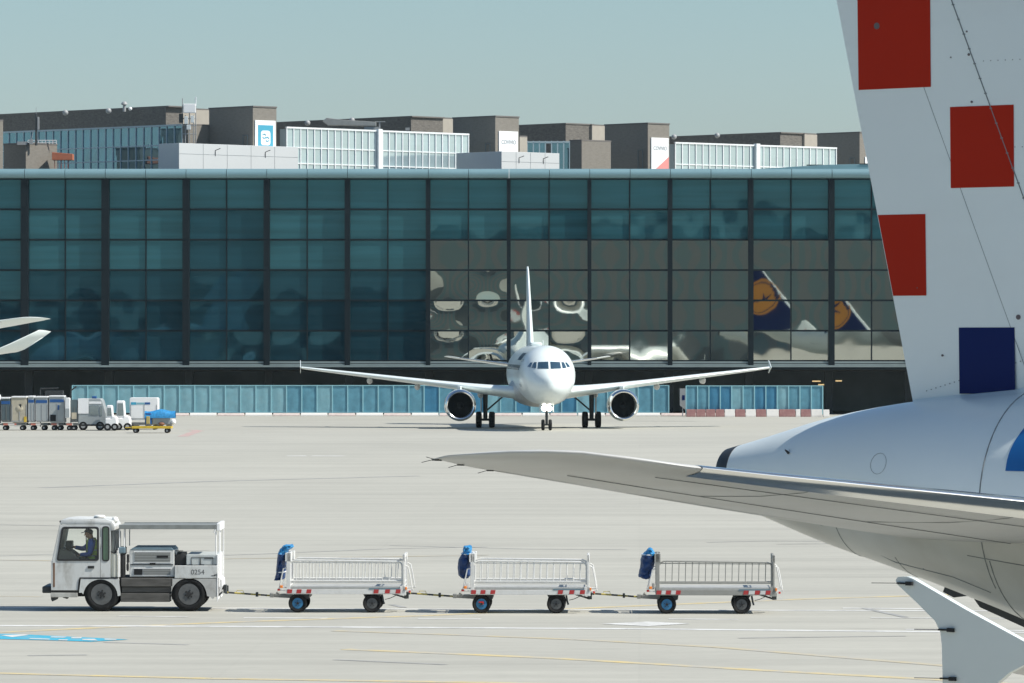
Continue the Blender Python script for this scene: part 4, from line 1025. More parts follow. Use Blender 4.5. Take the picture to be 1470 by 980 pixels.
YT_ = gy(877.6); ST = F/YT_
W_ = 1.70
def tx(cx): return (40 + cx/4.9 - 195)/ST
def tz(cy): return (772 - cy)/4.9/ST
def P(*pts): return [(tx(x), tz(y)) for x, y in pts]
def wheel(parent, x, y0, y1, r, rim, rr, mrim, lugs=6, name='wheel'):
    c = (x, 0, r); m = MB(); w_ = y1-y0
    m.lathe([(y0+.035, rr*.96),(y0+.01, rr*1.12),(y0, r*.86),(y0+.03, r*.975),(y0+.08, r),(y1-.05, r),(y1, r*.90),(y1, rr)], c, 'y', 40, cap=False)
    t_ = m.build(name, M['tyre'], parent, smooth=True, angle=55)
    m = MB(); m.lathe([(y0+.015, rr*1.0),(y0+.02, rr*.93),(y0+.05, rr*.84),(y0+.045, rr*.58),(y0+.035, rr*.46),(y0+.02, rr*.40),(y0+.015, rr*.28),(y0+.012, .005)], c, 'y', 32)
    rm = m.build('rim', mrim, t_, smooth=True, angle=30)
    m = MB()
    for k in range(lugs):
        a = 2*math.pi*k/lugs+.3; q = rr*(.34 if lugs == 6 else .46); p = Vector((x+math.cos(a)*q, 0, r+math.sin(a)*q)); m.cyl(p+Vector((0,y0+.0,0)), p+Vector((0,y0+.07,0)), rr*.09, n=6)
    m.cyl((x, y0-.005, r), (x, y0+.05, r), rr*.24, n=10)
    if lugs == 6:
        m2 = MB(); m2.lathe([(y0+.046, rr*.70),(y0+.028, rr*.67),(y0+.042, rr*.64)], c, 'y', 32, cap=False); m2.build('rim_ring', M['grey'], rm, smooth=True)
    m.build('wheel_nut', M['black'], rm)
    return t_
TG = thing('tow_tractor', 'grubby white airport tow tractor with open rear deck and roof frame, pulling carts', 'tow tractor', (gx(195, YT_), YT_, 0))
tg = TG
# cab
win = rounded(P((207,411),(243,182),(494,182),(494,411)), .055)
door_out = P((176,540),(172,415),(226,160),(508,158),(508,536),(370,538),(360,560),(352,622),(178,622))
dr = plate(door_out, [win], 0, .05).build('door', M['tugw'], tg, bevel=.006)
plate(rounded(P((202,416),(239,176),(500,176),(500,416)), .065), [rounded(P((213,404),(249,190),(486,190),(486,404)), .045)], -.012, .012).build('window_seal', M['black'], dr)
plate(rounded(P((210,407),(246,186),(490,186),(490,407)), .05), [], .018, .024).build('window', M['cabglass'], dr)
h_ = MB(); h_.box((tx(422), -.022, tz(469)), (tx(467), .004, tz(451))); h_.build('handle', M['black'], dr, bevel=.008)
far = plate(door_out, [rounded(P((207,402),(243,186),(494,186),(494,402)), .055)], W_-.05, W_).build('far_door', M['tugw'], tg, bevel=.006)
slot = rounded(P((525,416),(525,176),(570,176),(570,416)), .075, 8)
rq = plate(P((511,158),(511,534),(580,534),(583,205),(578,160)), [slot], .004, .05).build('cab_quarter_panel', M['tugw'], tg, bevel=.006)
plate(rounded(P((521,420),(521,172),(574,172),(574,420)), .083, 8), [rounded(P((529,412),(529,180),(566,180),(566,412)), .066, 8)], -.006, .01).build('window_seal', M['black'], rq)
plate(rounded(P((526,415),(526,177),(569,177),(569,415)), .073, 8), [], .014, .02).build('window', M['greenglass'], rq)
plate(P((511,158),(511,534),(580,534),(583,205),(578,160)), [], W_-.05, W_-.004).build('cab_quarter_panel', M['tugw'], tg, bevel=.006)
b = MB(); b.loft([[(x, y, z) for x, z in P((224,157),(236,128),(300,121),(545,123),(590,138),(612,172),(612,200),(583,204),(575,157))] for y in (0,.004,W_-.004,W_)]); b.build('cab_roof', M['tugw'], tg, bevel=.014, smooth=True)
b = MB()
for y in (.05, W_-.10): b.loft([[(tx(a)+dx, y+dy, tz(c)) for dx, dy in ((0,0),(.055,0),(.055,.05),(0,.05))] for a, c in ((168,412),(222,160))])
b.box((tx(163), .0, tz(622)), (tx(177), W_, tz(414))); b.build('cab_front', M['tugw'], tg, bevel=.008)
b = MB(); b.add([(tx(170), .10, tz(411)), (tx(170), W_-.10, tz(411)), (tx(222), W_-.10, tz(162)), (tx(222), .10, tz(162))], [(0,1,2,3)]); b.build('windscreen', M['cabglass'], tg)
b = MB(); b.box((tx(577), .05, tz(534)), (tx(583), W_-.05, tz(400))); b.box((tx(577), .05, tz(400)), (tx(583), .25, tz(205))); b.box((tx(577), W_-.25, tz(400)), (tx(583), W_-.05, tz(205))); b.build('cab_back', M['tugw'], tg, bevel=.006)
b = MB(); b.loft([[(x, y, z) for x, z in P((585,205),(600,205),(616,230),(616,340),(598,360),(585,360))] for y in (.12, W_-.12)]); b.build('rear_cab_bulge', M['canopy'], tg, bevel=.012)
b = MB(); b.cyl((tx(608), .10, tz(530)), (tx(608), .10, tz(372)), .095, n=20); b.cyl((tx(608), .10, tz(372)), (tx(608), .10, tz(366)), .08, n=20)
b.build('air_tank', mat('tank_cream', (.55,.55,.48), .5, dirt=.3, dcol=(.3,.28,.22)), tg, smooth=True)
b = MB(); b.box((tx(586), .2, tz(534)), (tx(640), W_-.1, tz(520))); b.tube([(tx(585), .06, tz(352)), (tx(604), .02, tz(362)), (tx(625), .05, tz(352))], .016, 6); b.tube([(tx(612), .03, tz(200)), (tx(616), .02, tz(280)), (tx(606), .02, tz(362))], .012, 6); b.build('pipe', M['darkmetal'], tg)
# exhaust and filter stack
b = MB(); b.lathe([(tz(532), .06),(tz(530), .062),(tz(372), .062),(tz(366), .085),(tz(322), .088),(tz(316), .07)], (tx(664), .16, 0), 'z', 20); b.build('exhaust_stack', M['black'], tg, smooth=True)
b = MB(); b.box((tx(634), .06, tz(365)), (tx(685), .26, tz(318))); b.build('exhaust_hood', M['bluegrey'], tg, bevel=.025)
b = MB(); b.box((tx(692), .10, tz(430)), (tx(708), .22, tz(372))); b.box((tx(690), .10, tz(482)), (tx(706), .2, tz(440))); b.cyl((tx(700), .12, tz(490)), (tx(700), .12, tz(372)), .02, n=8); b.build('fuel_filter', M['black'], tg, bevel=.008)
b = MB(); b.box((tx(634), -.01, tz(540)), (tx(640), .03, tz(325))); b.build('grab_post', M['white'], tg)
# chassis, skirts, arches
b = MB(); b.box((tx(165), .12, tz(668)), (tx(1340), W_-.12, tz(540))); b.build('chassis', M['void'], tg)
b = MB(); b.box((tx(162), .02, tz(632)), (tx(400), .30, tz(618))); b.build('sill', M['tugd'], tg)
def arch(cx, cy, r, a0, a1, n=16): return [(tx(cx)+math.cos(R(a0+(a1-a0)*k/n))*r, tz(cy)+math.sin(R(a0+(a1-a0)*k/n))*r) for k in range(n+1)]
plate(P((640,542),(652,660),(632,664)) + arch(510,668,.385,8,172) + P((380,640),(360,640),(372,542)), [], -.006, .25).build('front_fender', M['tugw'], tg, bevel=.008)
plate(P((370,536),(364,556),(356,622),(350,622),(358,552),(365,532),(640,532),(640,536)), [], -.014, .01).build('fender_trim', M['black'], tg)
plate(P((1336,541),(1336,668),(1312,668),(1300,686),(1282,668),(1262,664)) + arch(1132,664,.40,5,176) + P((1016,690),(1006,690),(1012,541)), [], .0, .25).build('rear_fender', mat('fender_dirty', (.42,.42,.40), .6, var=.1, vscale=4, dirt=.7, dcol=(.20,.19,.165), dscale=3.5), tg, bevel=.008)
for y, h0, h1, mm in ((.02,.0,.0,'tugd'),):
    b = MB(); b.box((tx(652), .01, tz(705)), (tx(1000), .5, tz(644))); b.box((tx(660), .04, tz(640)), (tx(1012), .5, tz(600))); b.box((tx(655), .0, tz(597)), (tx(1020), .5, tz(537))); b.build('side_skirt', M['tugd'], tg, bevel=.012)
b = MB(); b.box((tx(648), W_-.3, tz(705)), (tx(1010), W_, tz(537))); b.box((tx(370), W_-.2, tz(640)), (tx(395), W_, tz(540))); b.box((tx(1262), W_-.2, tz(668)), (tx(1336), W_, tz(541))); b.build('far_skirt', M['tugd'], tg, bevel=.01)
b = MB(); b.box((tx(160), .0, tz(672)), (tx(350), .12, tz(640))); b.build('step', mat('step_paint', (.45,.45,.42), .7, dirt=.6, dcol=(.15,.14,.12)), tg, bevel=.01)
b = MB(); b.box((tx(96), .15, tz(645)), (tx(170), W_-.15, tz(598))); b.build('bumper', M['darkmetal'], tg, bevel=.025)
b = MB(); b.prism(P((158,660),(205,678),(200,690),(168,704),(160,690)), .1, .4); b.prism(P((240,676),(280,676),(276,686)), .1, .3); b.build('tow_eye', M['darkmetal'], tg, bevel=.01)
b = MB(); b.box((tx(178), -.004, tz(600)), (tx(190), .006, tz(430))); b.build('rust_streak', M['rust'], tg)
# engine housing
b = MB(); b.loft([[(x, y, z) for x, z in P((713,530),(713,340),(735,327),(1010,327),(1028,345),(1028,530))] for y in (.10, 1.45)]); eh = b.build('engine_housing', M['tugw'], tg, bevel=.014)
b = MB(); b.loft([[(x, y, z) for x, z in P((716,338),(738,324),(1008,324),(1026,342))] for y in (.09, 1.46)]); b.build('housing_top', M['bluegrey'], eh, bevel=.008)
b = MB(); b.box((tx(750), .085, tz(424)), (tx(1000), .11, tz(359))); b.box((tx(811), .085, tz(514)), (tx(1001), .11, tz(474))); b.build('grille', M['grille'], eh)
b = MB(); b.box((tx(745), .082, tz(516)), (tx(803), .11, tz(475))); b.box((tx(720), .088, tz(447)), (tx(1020), .105, tz(441))); b.box((tx(856), .07, tz(446)), (tx(895), .1, tz(430))); b.box((tx(905), .08, tz(396)), (tx(985), .1, tz(378))); b.build('vent', M['void'], eh)
b = MB()
for z0, z1 in ((430, 352), (520, 468)):
    b.box((tx(742), .086, tz(z0)), (tx(1008), .10, tz(z0)+.012)); b.box((tx(742), .086, tz(z1)-.012), (tx(1008), .10, tz(z1)))
b.build('housing_trim', M['white'], eh)
b = MB(); b.cyl((tx(1076), .12, tz(410)), (tx(1076), .75, tz(410)), .15, n=20); b.box((tx(1045), .14, tz(458)), (tx(1108), .6, tz(358))); b.box((tx(1034), .1, tz(350)), (tx(1090), .2, tz(345))); b.build('hose_reel', M['black'], tg, smooth=True, bevel=.012)
# rear deck
b = MB(); b.box((tx(1032), .0, tz(538)), (tx(1334), W_-.02, tz(449))); rd = b.build('rear_body', M['tugw'], tg, bevel=.012)
b = MB(); b.box((tx(1113), .06, tz(445)), (tx(1330), W_-.1, tz(372))); b.build('rear_locker', mat('locker_paint', (.47,.50,.49), .55, var=.06, dirt=.4, dcol=(.27,.26,.23), dscale=4), tg, bevel=.014)
b = MB()
for a, c in ((1150,1210),(1215,1300)): b.tube([(tx(a), .055, tz(442)), (tx(a), .055, tz(392)), (tx(c), .055, tz(392)), (tx(c), .055, tz(442))], .006, 4)
b.box((tx(1130), .03, tz(452)), (tx(1158), .07, tz(442))); b.box((tx(1205), .03, tz(452)), (tx(1240), .07, tz(442))); b.box((tx(1240), .05, tz(402)), (tx(1305), .065, tz(396))); b.build('locker_latch', M['darkmetal'], tg)
textmesh('0254', .155, lambda x, z, d: (tx(1195)+x*.98, -.0022-d, tz(496)+z), .0008).build('fleet_number', mat('number_paint', (.10,.10,.10), .7), rd)
b = MB(); b.box((tx(1290), -.004, tz(522)), (tx(1318), .004, tz(518))); b.box((tx(1310), -.004, tz(518)), (tx(1330), .004, tz(512))); b.build('scratch', M['darkmetal'], rd)
b = MB(); b.box((tx(1328), .02, tz(690)), (tx(1338), W_-.02, tz(372))); b.build('tail_board', M['white'], tg, bevel=.006)
b = MB(); b.prism(P((1338,535),(1360,555),(1362,600),(1338,655)), .3, W_-.3); b.build('tail_plate', M['white'], tg, bevel=.01)
b = MB(); b.cyl((tx(1340), .8, tz(615)), (tx(1378), .8, tz(615)), .05, n=12); b.box((tx(1362), .68, tz(652)), (tx(1384), .92, tz(596))); b.cyl((tx(1392), .8, tz(600)), (tx(1392), .8, tz(655)), .018, n=8); b.build('tow_hitch', M['darkmetal'], tg, bevel=.008)
b = MB(); b.cyl((tx(1334), .0, tz(700)), (tx(1334), .0, tz(500)), .010, n=6); b.build('mud_strip', M['white'], tg)
# roof frame over the deck
b = MB(); b.box((tx(640), .02, tz(193)), (tx(1326), .14, tz(162))); b.box((tx(640), W_-.16, tz(193)), (tx(1326), W_-.04, tz(162))); b.box((tx(640), .14, tz(176)), (tx(1326), W_-.16, tz(168))); b.build('roof_frame', M['canopy'], tg, bevel=.008)
for y in (.08, W_-.10):
    for c0, y0, y1, r in ((643,195,530,.014),(676,195,330,.013),(1322,192,372,.014),(1346,175,600,.013)):
        b = MB(); b.cyl((tx(c0), y, tz(y1)), (tx(c0), y, tz(y0)), r, n=8); b.build('frame_post', M['white'], tg)
b = MB(); b.box((tx(1328), .02, tz(205)), (tx(1352), W_-.04, tz(152))); b.cyl((tx(1310), .04, tz(222)), (tx(1318), .04, tz(192)), .02, n=6); b.build('frame_end', M['white'], tg, bevel=.01)
# roof lamps
b = MB(); b.lathe([(tz(121), .13),(tz(117), .13),(tz(105), .125),(tz(100), .08),(tz(99), .01)], (tx(485), .7, 0), 'z', 20); b.build('roof_beacon', M['amber'], tg, smooth=True)
b = MB(); b.box((tx(448), .55, tz(122)), (tx(522), .85, tz(118))); b.build('beacon_base', M['black'], tg)
b = MB(); b.sphere((tx(600), .55, tz(134)), .075, 14, 8); b.cyl((tx(585), .55, tz(150)), (tx(582), .55, tz(108)), .012, n=6); b.build('work_lamp', M['amber'], tg, smooth=True)
b = MB(); b.box((tx(214), .3, tz(150)), (tx(268), .5, tz(138))); b.cyl((tx(252), .4, tz(142)), (tx(252), .4, tz(126)), .02, n=6); b.box((tx(232), .02, tz(185)), (tx(240), .05, tz(148))); b.box((tx(532), .1, tz(142)), (tx(552), .3, tz(128))); b.build('roof_bracket', M['black'], tg)
# cab interior
b = MB(); b.loft([[(x, y, z) for x, z in P((180,410),(186,330),(232,185),(247,185),(228,330),(262,345),(300,348),(330,380),(355,410),(330,560),(190,560))] for y in (.12, W_-.75)]); b.build('dashboard', M['dash'], tg, bevel=.012)
b = MB(); b.box((tx(252), .50, tz(340)), (tx(296), .9, tz(283))); b.build('display', M['dash'], tg, bevel=.01)
b = MB(); c = Vector((tx(300), .62, tz(352))); ax = Vector((.55, 0, .83)).normalized(); e1 = Vector((0,1,0)); e2 = ax.cross(e1)
b.tube([c + e1*math.cos(a)*.20 + e2*math.sin(a)*.20 for a in [2*math.pi*k/24 for k in range(25)]], .014, 8); b.tube([c - e1*.2, c, c + e1*.2], .012, 6); b.cyl(c, c - ax*.28, .028, n=8); b.build('steering_wheel', M['dash'], tg, smooth=True)
b = MB(); b.sphere((tx(275), .20, tz(382)), .062, 14, 8, (1,.4,1)); b.sphere((tx(268), .20, tz(360)), .035, 10, 6, (1,.5,1)); b.build('dash_dial', mat('dial_white', (.6,.64,.62), .5), tg, smooth=True)
b = MB(); b.box((tx(440), .36, tz(545)), (tx(520), .90, tz(455))); b.box((tx(488), .36, tz(460)), (tx(518), .90, tz(330))); b.build('driver_seat', M['black'], tg, bevel=.03)
b = MB(); b.box((tx(485), .5, tz(255)), (tx(500), .78, tz(190))); b.build('head_rest', M['black'], tg, bevel=.02)
b = MB(); b.cyl((tx(366), W_-.09, tz(405)), (tx(366), W_-.09, tz(188)), .012, n=6); b.build('far_window_bar', M['dash'], tg)
b = MB(); b.box((tx(180), .12, tz(600)), (tx(575), W_-.1, tz(548))); b.build('cab_floor', M['void'], tg)
for cx in (518, 1133):
    wheel(tg, tx(cx), .0, .26, .382, None, .235, M['rimg'], 6); wheel(tg, tx(cx), W_-.26, W_, .382, None, .235, M['rimg'], 6)

# ---- driver, seated, looking ahead (towards -x), hands on the wheel
def driver():
    x0, y0 = TG.location.x, TG.location.y
    root = thing('person', 'driver in dark cap, blue sleeves and yellow green vest at the tractor wheel', 'person', (x0+tx(455)-.07, y0+.62, tz(450)))
    skinm = mat('skin', (.46,.25,.17), .6); blue = mat('shirt_blue', (.014,.085,.42), .8, var=.12, vscale=9); hv = mat('vest_yellow', (.60,.82,.12), .7, var=.1, vscale=8); navy = mat('cap_navy', (.012,.018,.035), .8); trs = mat('trousers_dark', (.015,.02,.035), .85)
    hd = Vector((-.075, 0, .665))
    n = {'pel': ((.05,0,.10), .15), 'abd': ((.045,0,.28), (.125,.15)), 'che': ((.03,0,.44), (.13,.17)), 'neckb': ((.0,0,.545), .075), 'neck': ((-.03,0,.60), .062), 'head': (tuple(hd), (.098,.090)), 'top': ((-.07,0,.755), (.094,.086)),
         'chin': ((-.128,0,.622), .058)}
    e = [('pel','abd'),('abd','che'),('che','neckb'),('neckb','neck'),('neck','head'),('head','top'),('head','chin')]
    arms = {}
    for s, y in (('n', -1), ('f', 1)):
        sh = (.02, y*.19, .50)
        el = (-.02, y*.26, .235) if s == 'n' else (-.20, y*.24, .335)
        wr = (-.255, y*.13, .225) if s == 'n' else (-.40, y*.10, .385)
        hn = (-.325, y*.09, .215) if s == 'n' else (-.465, y*.07, .392)
        arms[s] = (sh, el, wr, hn)
        n.update({'sh'+s: (sh, .07), 'el'+s: (el, .048), 'wr'+s: (wr, .030), 'hn'+s: (hn, (.036,.026))})
        e += [('che','sh'+s),('sh'+s,'el'+s),('el'+s,'wr'+s),('wr'+s,'hn'+s)]
        for k in range(4):
            f1 = (hn[0]-.045+.004*abs(k-1), hn[1]+(k-1.5)*.019, hn[2]+.010); f2 = (f1[0]-.022+.003*k, f1[1], f1[2]-.030)
            n.update({f'f{s}{k}': (f1, .0095), f'g{s}{k}': (f2, .0085)}); e += [('hn'+s, f'f{s}{k}'), (f'f{s}{k}', f'g{s}{k}')]
        th = (hn[0]-.015, hn[1]+y*-.045, hn[2]+.018); t2 = (th[0]-.032, th[1]-y*.006, th[2]-.004)
        n.update({'t'+s: (th, .011), 'u'+s: (t2, .009)}); e += [('hn'+s,'t'+s),('t'+s,'u'+s)]
        hip, kn, an, to = (.03, y*.10, .07), (-.40, y*.13, .10), (-.42, y*.13, -.30), (-.55, y*.14, -.335)
        n.update({'hp'+s: (hip, .095), 'kn'+s: (kn, .062), 'an'+s: (an, .045), 'to'+s: (to, .035)}); e += [('pel','hp'+s),('hp'+s,'kn'+s),('kn'+s,'an'+s),('an'+s,'to'+s)]
    body = link('body', skin(n, e, 'pel'), skinm, root)
    # face: nose, eye sockets, mouth, ears
    b = MB(); b.loft([[(hd.x-.078-d, w*q, hd.z+z) for q, z in ((-1,zb),(1,zb),(.4,zt),(-.4,zt))] for d, w, zb, zt in ((-.02,.02,-.022,.035),(.012,.014,-.020,.0),(.024,.008,-.016,-.008))]); b.build('nose', skinm, body, smooth=True, bevel=.004)
    b = MB()
    for y in (-.032, .032): b.sphere((hd.x-.072, y, hd.z+.030), .012, 8, 6)
    b.build('eye', navy, body, smooth=True)
    b = MB(); b.box((hd.x-.074, -.022, hd.z-.048), (hd.x-.050, .022, hd.z-.041)); b.build('mouth', mat('lips', (.22,.08,.06), .6), body)
    b = MB()
    for y in (-.078, .078): b.sphere((hd.x+.012, y, hd.z+.012), .03, 10, 6, (.65,.35,1))
    b.build('ear', skinm, body, smooth=True)
    b = MB(); b.sphere((hd.x+.018, 0, hd.z+.028), .088, 16, 10, (.92,.90,.85)); b.build('hair', mat('hair_dark', (.02,.016,.013), .8), body, smooth=True)
    b = MB(); rings = []
    for k in range(9):
        a = math.pi/2*k/8*.98; rings.append([(hd.x+.006+math.cos(t_)*.104*math.cos(a), math.sin(t_)*.092*math.cos(a), hd.z+.052+math.sin(a)*.082) for t_ in [2*math.pi*j/20 for j in range(20)]])
    b.loft(rings); b.loft([[(hd.x-.088-q*.075, w, hd.z+.056-q*.016+dz) for w, dz in ((-ww,-.006),(ww,-.006),(ww,.006),(-ww,.006))] for q, ww in ((0,.075),(.6,.066),(1,.035))]); b.build('cap', navy, body, smooth=True)
    sh = {'abd': ((.045,0,.14), (.150,.18)), 'abm': ((.045,0,.30), (.14,.168)), 'che': ((.03,0,.44), (.142,.185)), 'nb': ((.0,0,.555), .082)}; se = [('abd','abm'),('abm','che'),('che','nb')]
    for s in 'nf':
        a = arms[s]; sh.update({'sh'+s: (a[0], .100), 'el'+s: (a[1], .062), 'wr'+s: (a[2], .043)}); se += [('che','sh'+s),('sh'+s,'el'+s),('el'+s,'wr'+s)]
    link('shirt', skin(sh, se, 'abd'), blue, body)
    b = MB(); rings = []
    for z, cx_, rx, ry in ((.13,.045,.172,.20),(.30,.045,.160,.188),(.42,.032,.160,.198),(.49,.02,.145,.185),(.545,.01,.115,.13),(.575,.0,.09,.095)):
        rings.append([(cx_+math.cos(t_)*rx, math.sin(t_)*ry*(1 if abs(math.sin(t_)) < .9 or z < .4 else .93), z) for t_ in [2*math.pi*j/24 for j in range(24)]])
    b.loft(rings, cap=False); b.build('vest', hv, body, smooth=True, recalc=False)
    b = MB()
    for z, rx, ry in ((.20,.170,.198),(.33,.163,.192)): b.tube([(.042+math.cos(t_)*rx, math.sin(t_)*ry, z) for t_ in [2*math.pi*j/24 for j in range(25)]], .014, 5)
    b.build('reflective_band', mat('reflective_tape', (.6,.62,.58), .4), body)
    tr = {'pel': ((.05,0,.10), (.155,.17))}; te = []
    for s, y in (('n', -1), ('f', 1)): tr.update({'h'+s: ((.03,y*.10,.07), .105), 'k'+s: ((-.40,y*.13,.10), .072), 'a'+s: ((-.42,y*.13,-.27), .055)}); te += [('pel','h'+s),('h'+s,'k'+s),('k'+s,'a'+s)]
    link('trousers', skin(tr, te, 'pel'), trs, body)
driver()

# ---- baggage carts
M['cartw'] = mat('cart_white', (.68,.68,.655), .5, var=.05, vscale=4, dirt=.4, dcol=(.40,.38,.33), dscale=5)
M['cartg'] = mat('cart_grey', (.30,.30,.275), .6, var=.15, vscale=5, dirt=.5, dcol=(.15,.14,.12), dscale=5)
M['deck'] = mat('cart_deck', (.40,.405,.385), .6, var=.08, vscale=3, dirt=.5, dcol=(.22,.21,.18), dscale=4)
M['chev'] = stripes('drawbar_stripe', (.50,.40,.10), (.04,.04,.035), 0, .36, 0, .62)
M['tag_red'] = mat('reflector_red', (.42,.03,.03), .5, dirt=.3, dcol=(.3,.1,.08), dscale=8); M['tag_white'] = mat('reflector_white', (.62,.62,.60), .5)
SCT = 4.9*F/gy(880)
def kx(c): return (c-525)/SCT*1.0
def kz(c): return (683-c)/SCT
CW = 1.32
def cart(label, px, py, rail_m, both, rimf, frame_m):
    Y = gy(py); t = thing('baggage_cart', label, 'baggage cart', (gx(px, Y), Y, 0), R(-1.2), 'open baggage carts towed in a row')
    b = MB(); b.box((kx(445), .0, kz(552)), (kx(1255), .05, kz(517))); b.box((kx(445), CW-.05, kz(552)), (kx(1255), CW, kz(517))); b.box((kx(445), .05, kz(545)), (kx(1255), CW-.05, kz(520))); b.build('chassis', frame_m, t, bevel=.006)
    b = MB(); b.box((kx(448), .012, kz(516)), (kx(1252), CW-.012, kz(499))); b.build('deck', M['deck'], t, bevel=.004)
    b = MB(); b.box((kx(1030), -.006, kz(519)), (kx(1246), .01, kz(509))); b.build('deck_edge_strip', M['bluegrey'], t)
    for xs_ in ((450,516,586),(1060,1140,1215)):
        for x in xs_:
            b = MB(); b.prism([(kx(x), kz(546)), (kx(x+33), kz(546)), (kx(x+38), kz(518)), (kx(x+5), kz(518))], -.008, .002); b.build('reflector', M['tag_red'], t)
    for x0, x1 in ((486,515),(554,586),(1098,1139),(1178,1214)):
        b = MB(); b.prism([(kx(x0), kz(545)), (kx(x1), kz(545)), (kx(x1+4), kz(519)), (kx(x0+4), kz(519))], -.006, .001); b.build('reflector_strip', M['tag_white'], t)
    # end walls: near and far posts, top plate, bars between
    for x0, x1, top, nm in ((444,478,262,'front'),(1262,1284,272,'rear')):
        b = MB(); xm = kx((x0+x1)/2)
        for y in (.0, CW-.06): b.box((kx(x0)+.012, y, kz(530)), (kx(x1)-.012, y+.06, kz(top)))
        for k in range(1, 6): b.cyl((xm, CW*k/6, kz(500)), (xm, CW*k/6, kz(325)), .010, n=6)
        for z in (500, 470, 325): b.cyl((xm, .03, kz(z)), (xm, CW-.03, kz(z)), .014, n=6)
        w0, w1 = (kx(438), kx(481)) if nm == 'front' else (kx(1268), kx(1283))
        b.box((w0, .0, kz(322)), (w1, .30, kz(top))); b.box((w0, CW-.30, kz(322)), (w1, CW, kz(top))); b.box((xm-.015, .3, kz(300)), (xm+.015, CW-.3, kz(top)-.01))
        b.build('end_wall', M['cartw'] if rail_m is M['cartw'] else frame_m, t, bevel=.006)
    # bowed side stays
    for y in (.03, CW-.03):
        b = MB(); b.tube([(kx(446), y, kz(366)), (kx(425), y, kz(372)), (kx(410), y, kz(440)), (kx(398), y, kz(500)), (kx(388), y, kz(524)), (kx(440), y, kz(526))], .015, 7); b.build('side_stay', M['cartw'], t, smooth=True)
        b = MB(); b.tube([(kx(1284), y, kz(348)), (kx(1305), y, kz(360)), (kx(1318), y, kz(420)), (kx(1330), y, kz(490)), (kx(1338), y, kz(522)), (kx(1270), y, kz(526))], .015, 7); b.build('side_stay', M['cartw'], t, smooth=True)
    for q in ((402,421,509,490),(1284,1297,520,501)): b = MB(); b.box((kx(q[0]), -.02, kz(q[2])), (kx(q[1]), .03, kz(q[3]))); b.build('side_marker', M['orange'], t, bevel=.006)
    for q in ((383,402,528,514),(1308,1322,540,528)): b = MB(); b.box((kx(q[0]), .0, kz(q[2])), (kx(q[1]), .09, kz(q[3]))); b.build('tail_lamp', M['redlens'], t, bevel=.005)
    for q in ((420,440,500,468),(1246,1290,560,495)): b = MB(); b.box((kx(q[0]), .0, kz(q[2])), (kx(q[1]), .1, kz(q[3]))); b.build('corner_bracket', frame_m, t, bevel=.008)
    # side rails
    for y in ((.05, CW-.05) if both else (.05,)):
        b = MB()
        b.tube([(kx(468), y, kz(480)), (kx(468), y, kz(345)), (kx(480), y, kz(325)), (kx(505), y, kz(314)), (kx(1225), y, kz(322)), (kx(1250), y, kz(330)), (kx(1262), y, kz(350)), (kx(1262), y, kz(480))], .020, 8)
        b.tube([(kx(468), y, kz(329)), (kx(1262), y, kz(333))], .010, 6); b.tube([(kx(468), y, kz(458)), (kx(1262), y, kz(458))], .017, 8); b.tube([(kx(468), y, kz(469)), (kx(1262), y, kz(469))], .010, 6)
        for k in range(1, 17):
            x = kx(468+(1262-468)*k/17); b.cyl((x, y, kz(460)), (x+.01, y, kz(322)), .0105, n=6)
        b.build('side_rail', rail_m, t, smooth=True)
    # running gear
    for cx, m_ in ((525, rimf), (1050, M['rimg'])):
        wheel(t, kx(cx), .03, .19, .207, None, .118, m_, 5); wheel(t, kx(cx), CW-.19, CW-.03, .207, None, .118, m_, 5)
        b = MB(); b.cyl((kx(cx), .1, .207), (kx(cx), CW-.1, .207), .03, n=8); b.build('axle', M['darkmetal'], t)
    b = MB(); b.prism([(kx(495),kz(552)),(kx(607),kz(552)),(kx(603),kz(582)),(kx(585),kz(592)),(kx(560),kz(566)),(kx(500),kz(566))], .10, CW-.10); b.prism([(kx(985),kz(552)),(kx(1115),kz(552)),(kx(1100),kz(575)),(kx(1000),kz(580))], .12, CW-.12); b.build('turntable', M['darkmetal'], t, bevel=.006)
    b = MB(); b.tube([(kx(1120), .1, kz(555)), (kx(1128), .1, kz(600)), (kx(1135), .1, kz(622))], .022, 7); b.build('brake_link', M['darkmetal'], t, smooth=True)
    b = MB(); b.tube([(kx(1140), .12, kz(590)), (kx(1175), .12, kz(582)), (kx(1215), .12, kz(563))], .008, 5); b.build('brake_cable', M['darkmetal'], t)
    b = MB(); b.tube([(kx(1165), .66, kz(552)), (kx(1250), .66, kz(578)), (kx(1285), .66, kz(590))], .022, 7); b.box((kx(1268), .56, kz(592)), (kx(1300), .76, kz(545))); b.build('rear_hitch', M['darkmetal'], t, bevel=.006)
    # drawbar
    b = MB(); b.prism([(kx(330),kz(582)),(kx(480),kz(590)),(kx(480),kz(560)),(kx(330),kz(560))], .54, .78); b.box((kx(318), .5, kz(584)), (kx(345), .82, kz(556))); b.cyl((kx(368), .6, kz(556)), (kx(374), .7, kz(548)), .03, n=8); b.build('drawbar_frame', M['cartg'], t, bevel=.006)
    z1, z0 = kz(573), kz(551)
    b = MB(); b.cyl((kx(320), .66, z1), (kx(12), .66, z0), .020, n=8); db = b.build('drawbar', M['chev'], t, smooth=True)
    b = MB(); b.box((kx(216), .58, kz(580)), (kx(232), .74, kz(549))); b.cyl((kx(15), .66, z0-.01), (kx(-6), .66, z0), .025, n=8); b.build('drawbar_joint', M['darkmetal'], db, bevel=.004)
    b = MB(); b.tube([(kx(75), .66, kz(556)), (kx(82), .66, kz(536)), (kx(124), .66, kz(536)), (kx(130), .66, kz(560))], .008, 5); b.build('drawbar_grip', mat('grip_yellow', (.5,.42,.14), .6), db)
    return t
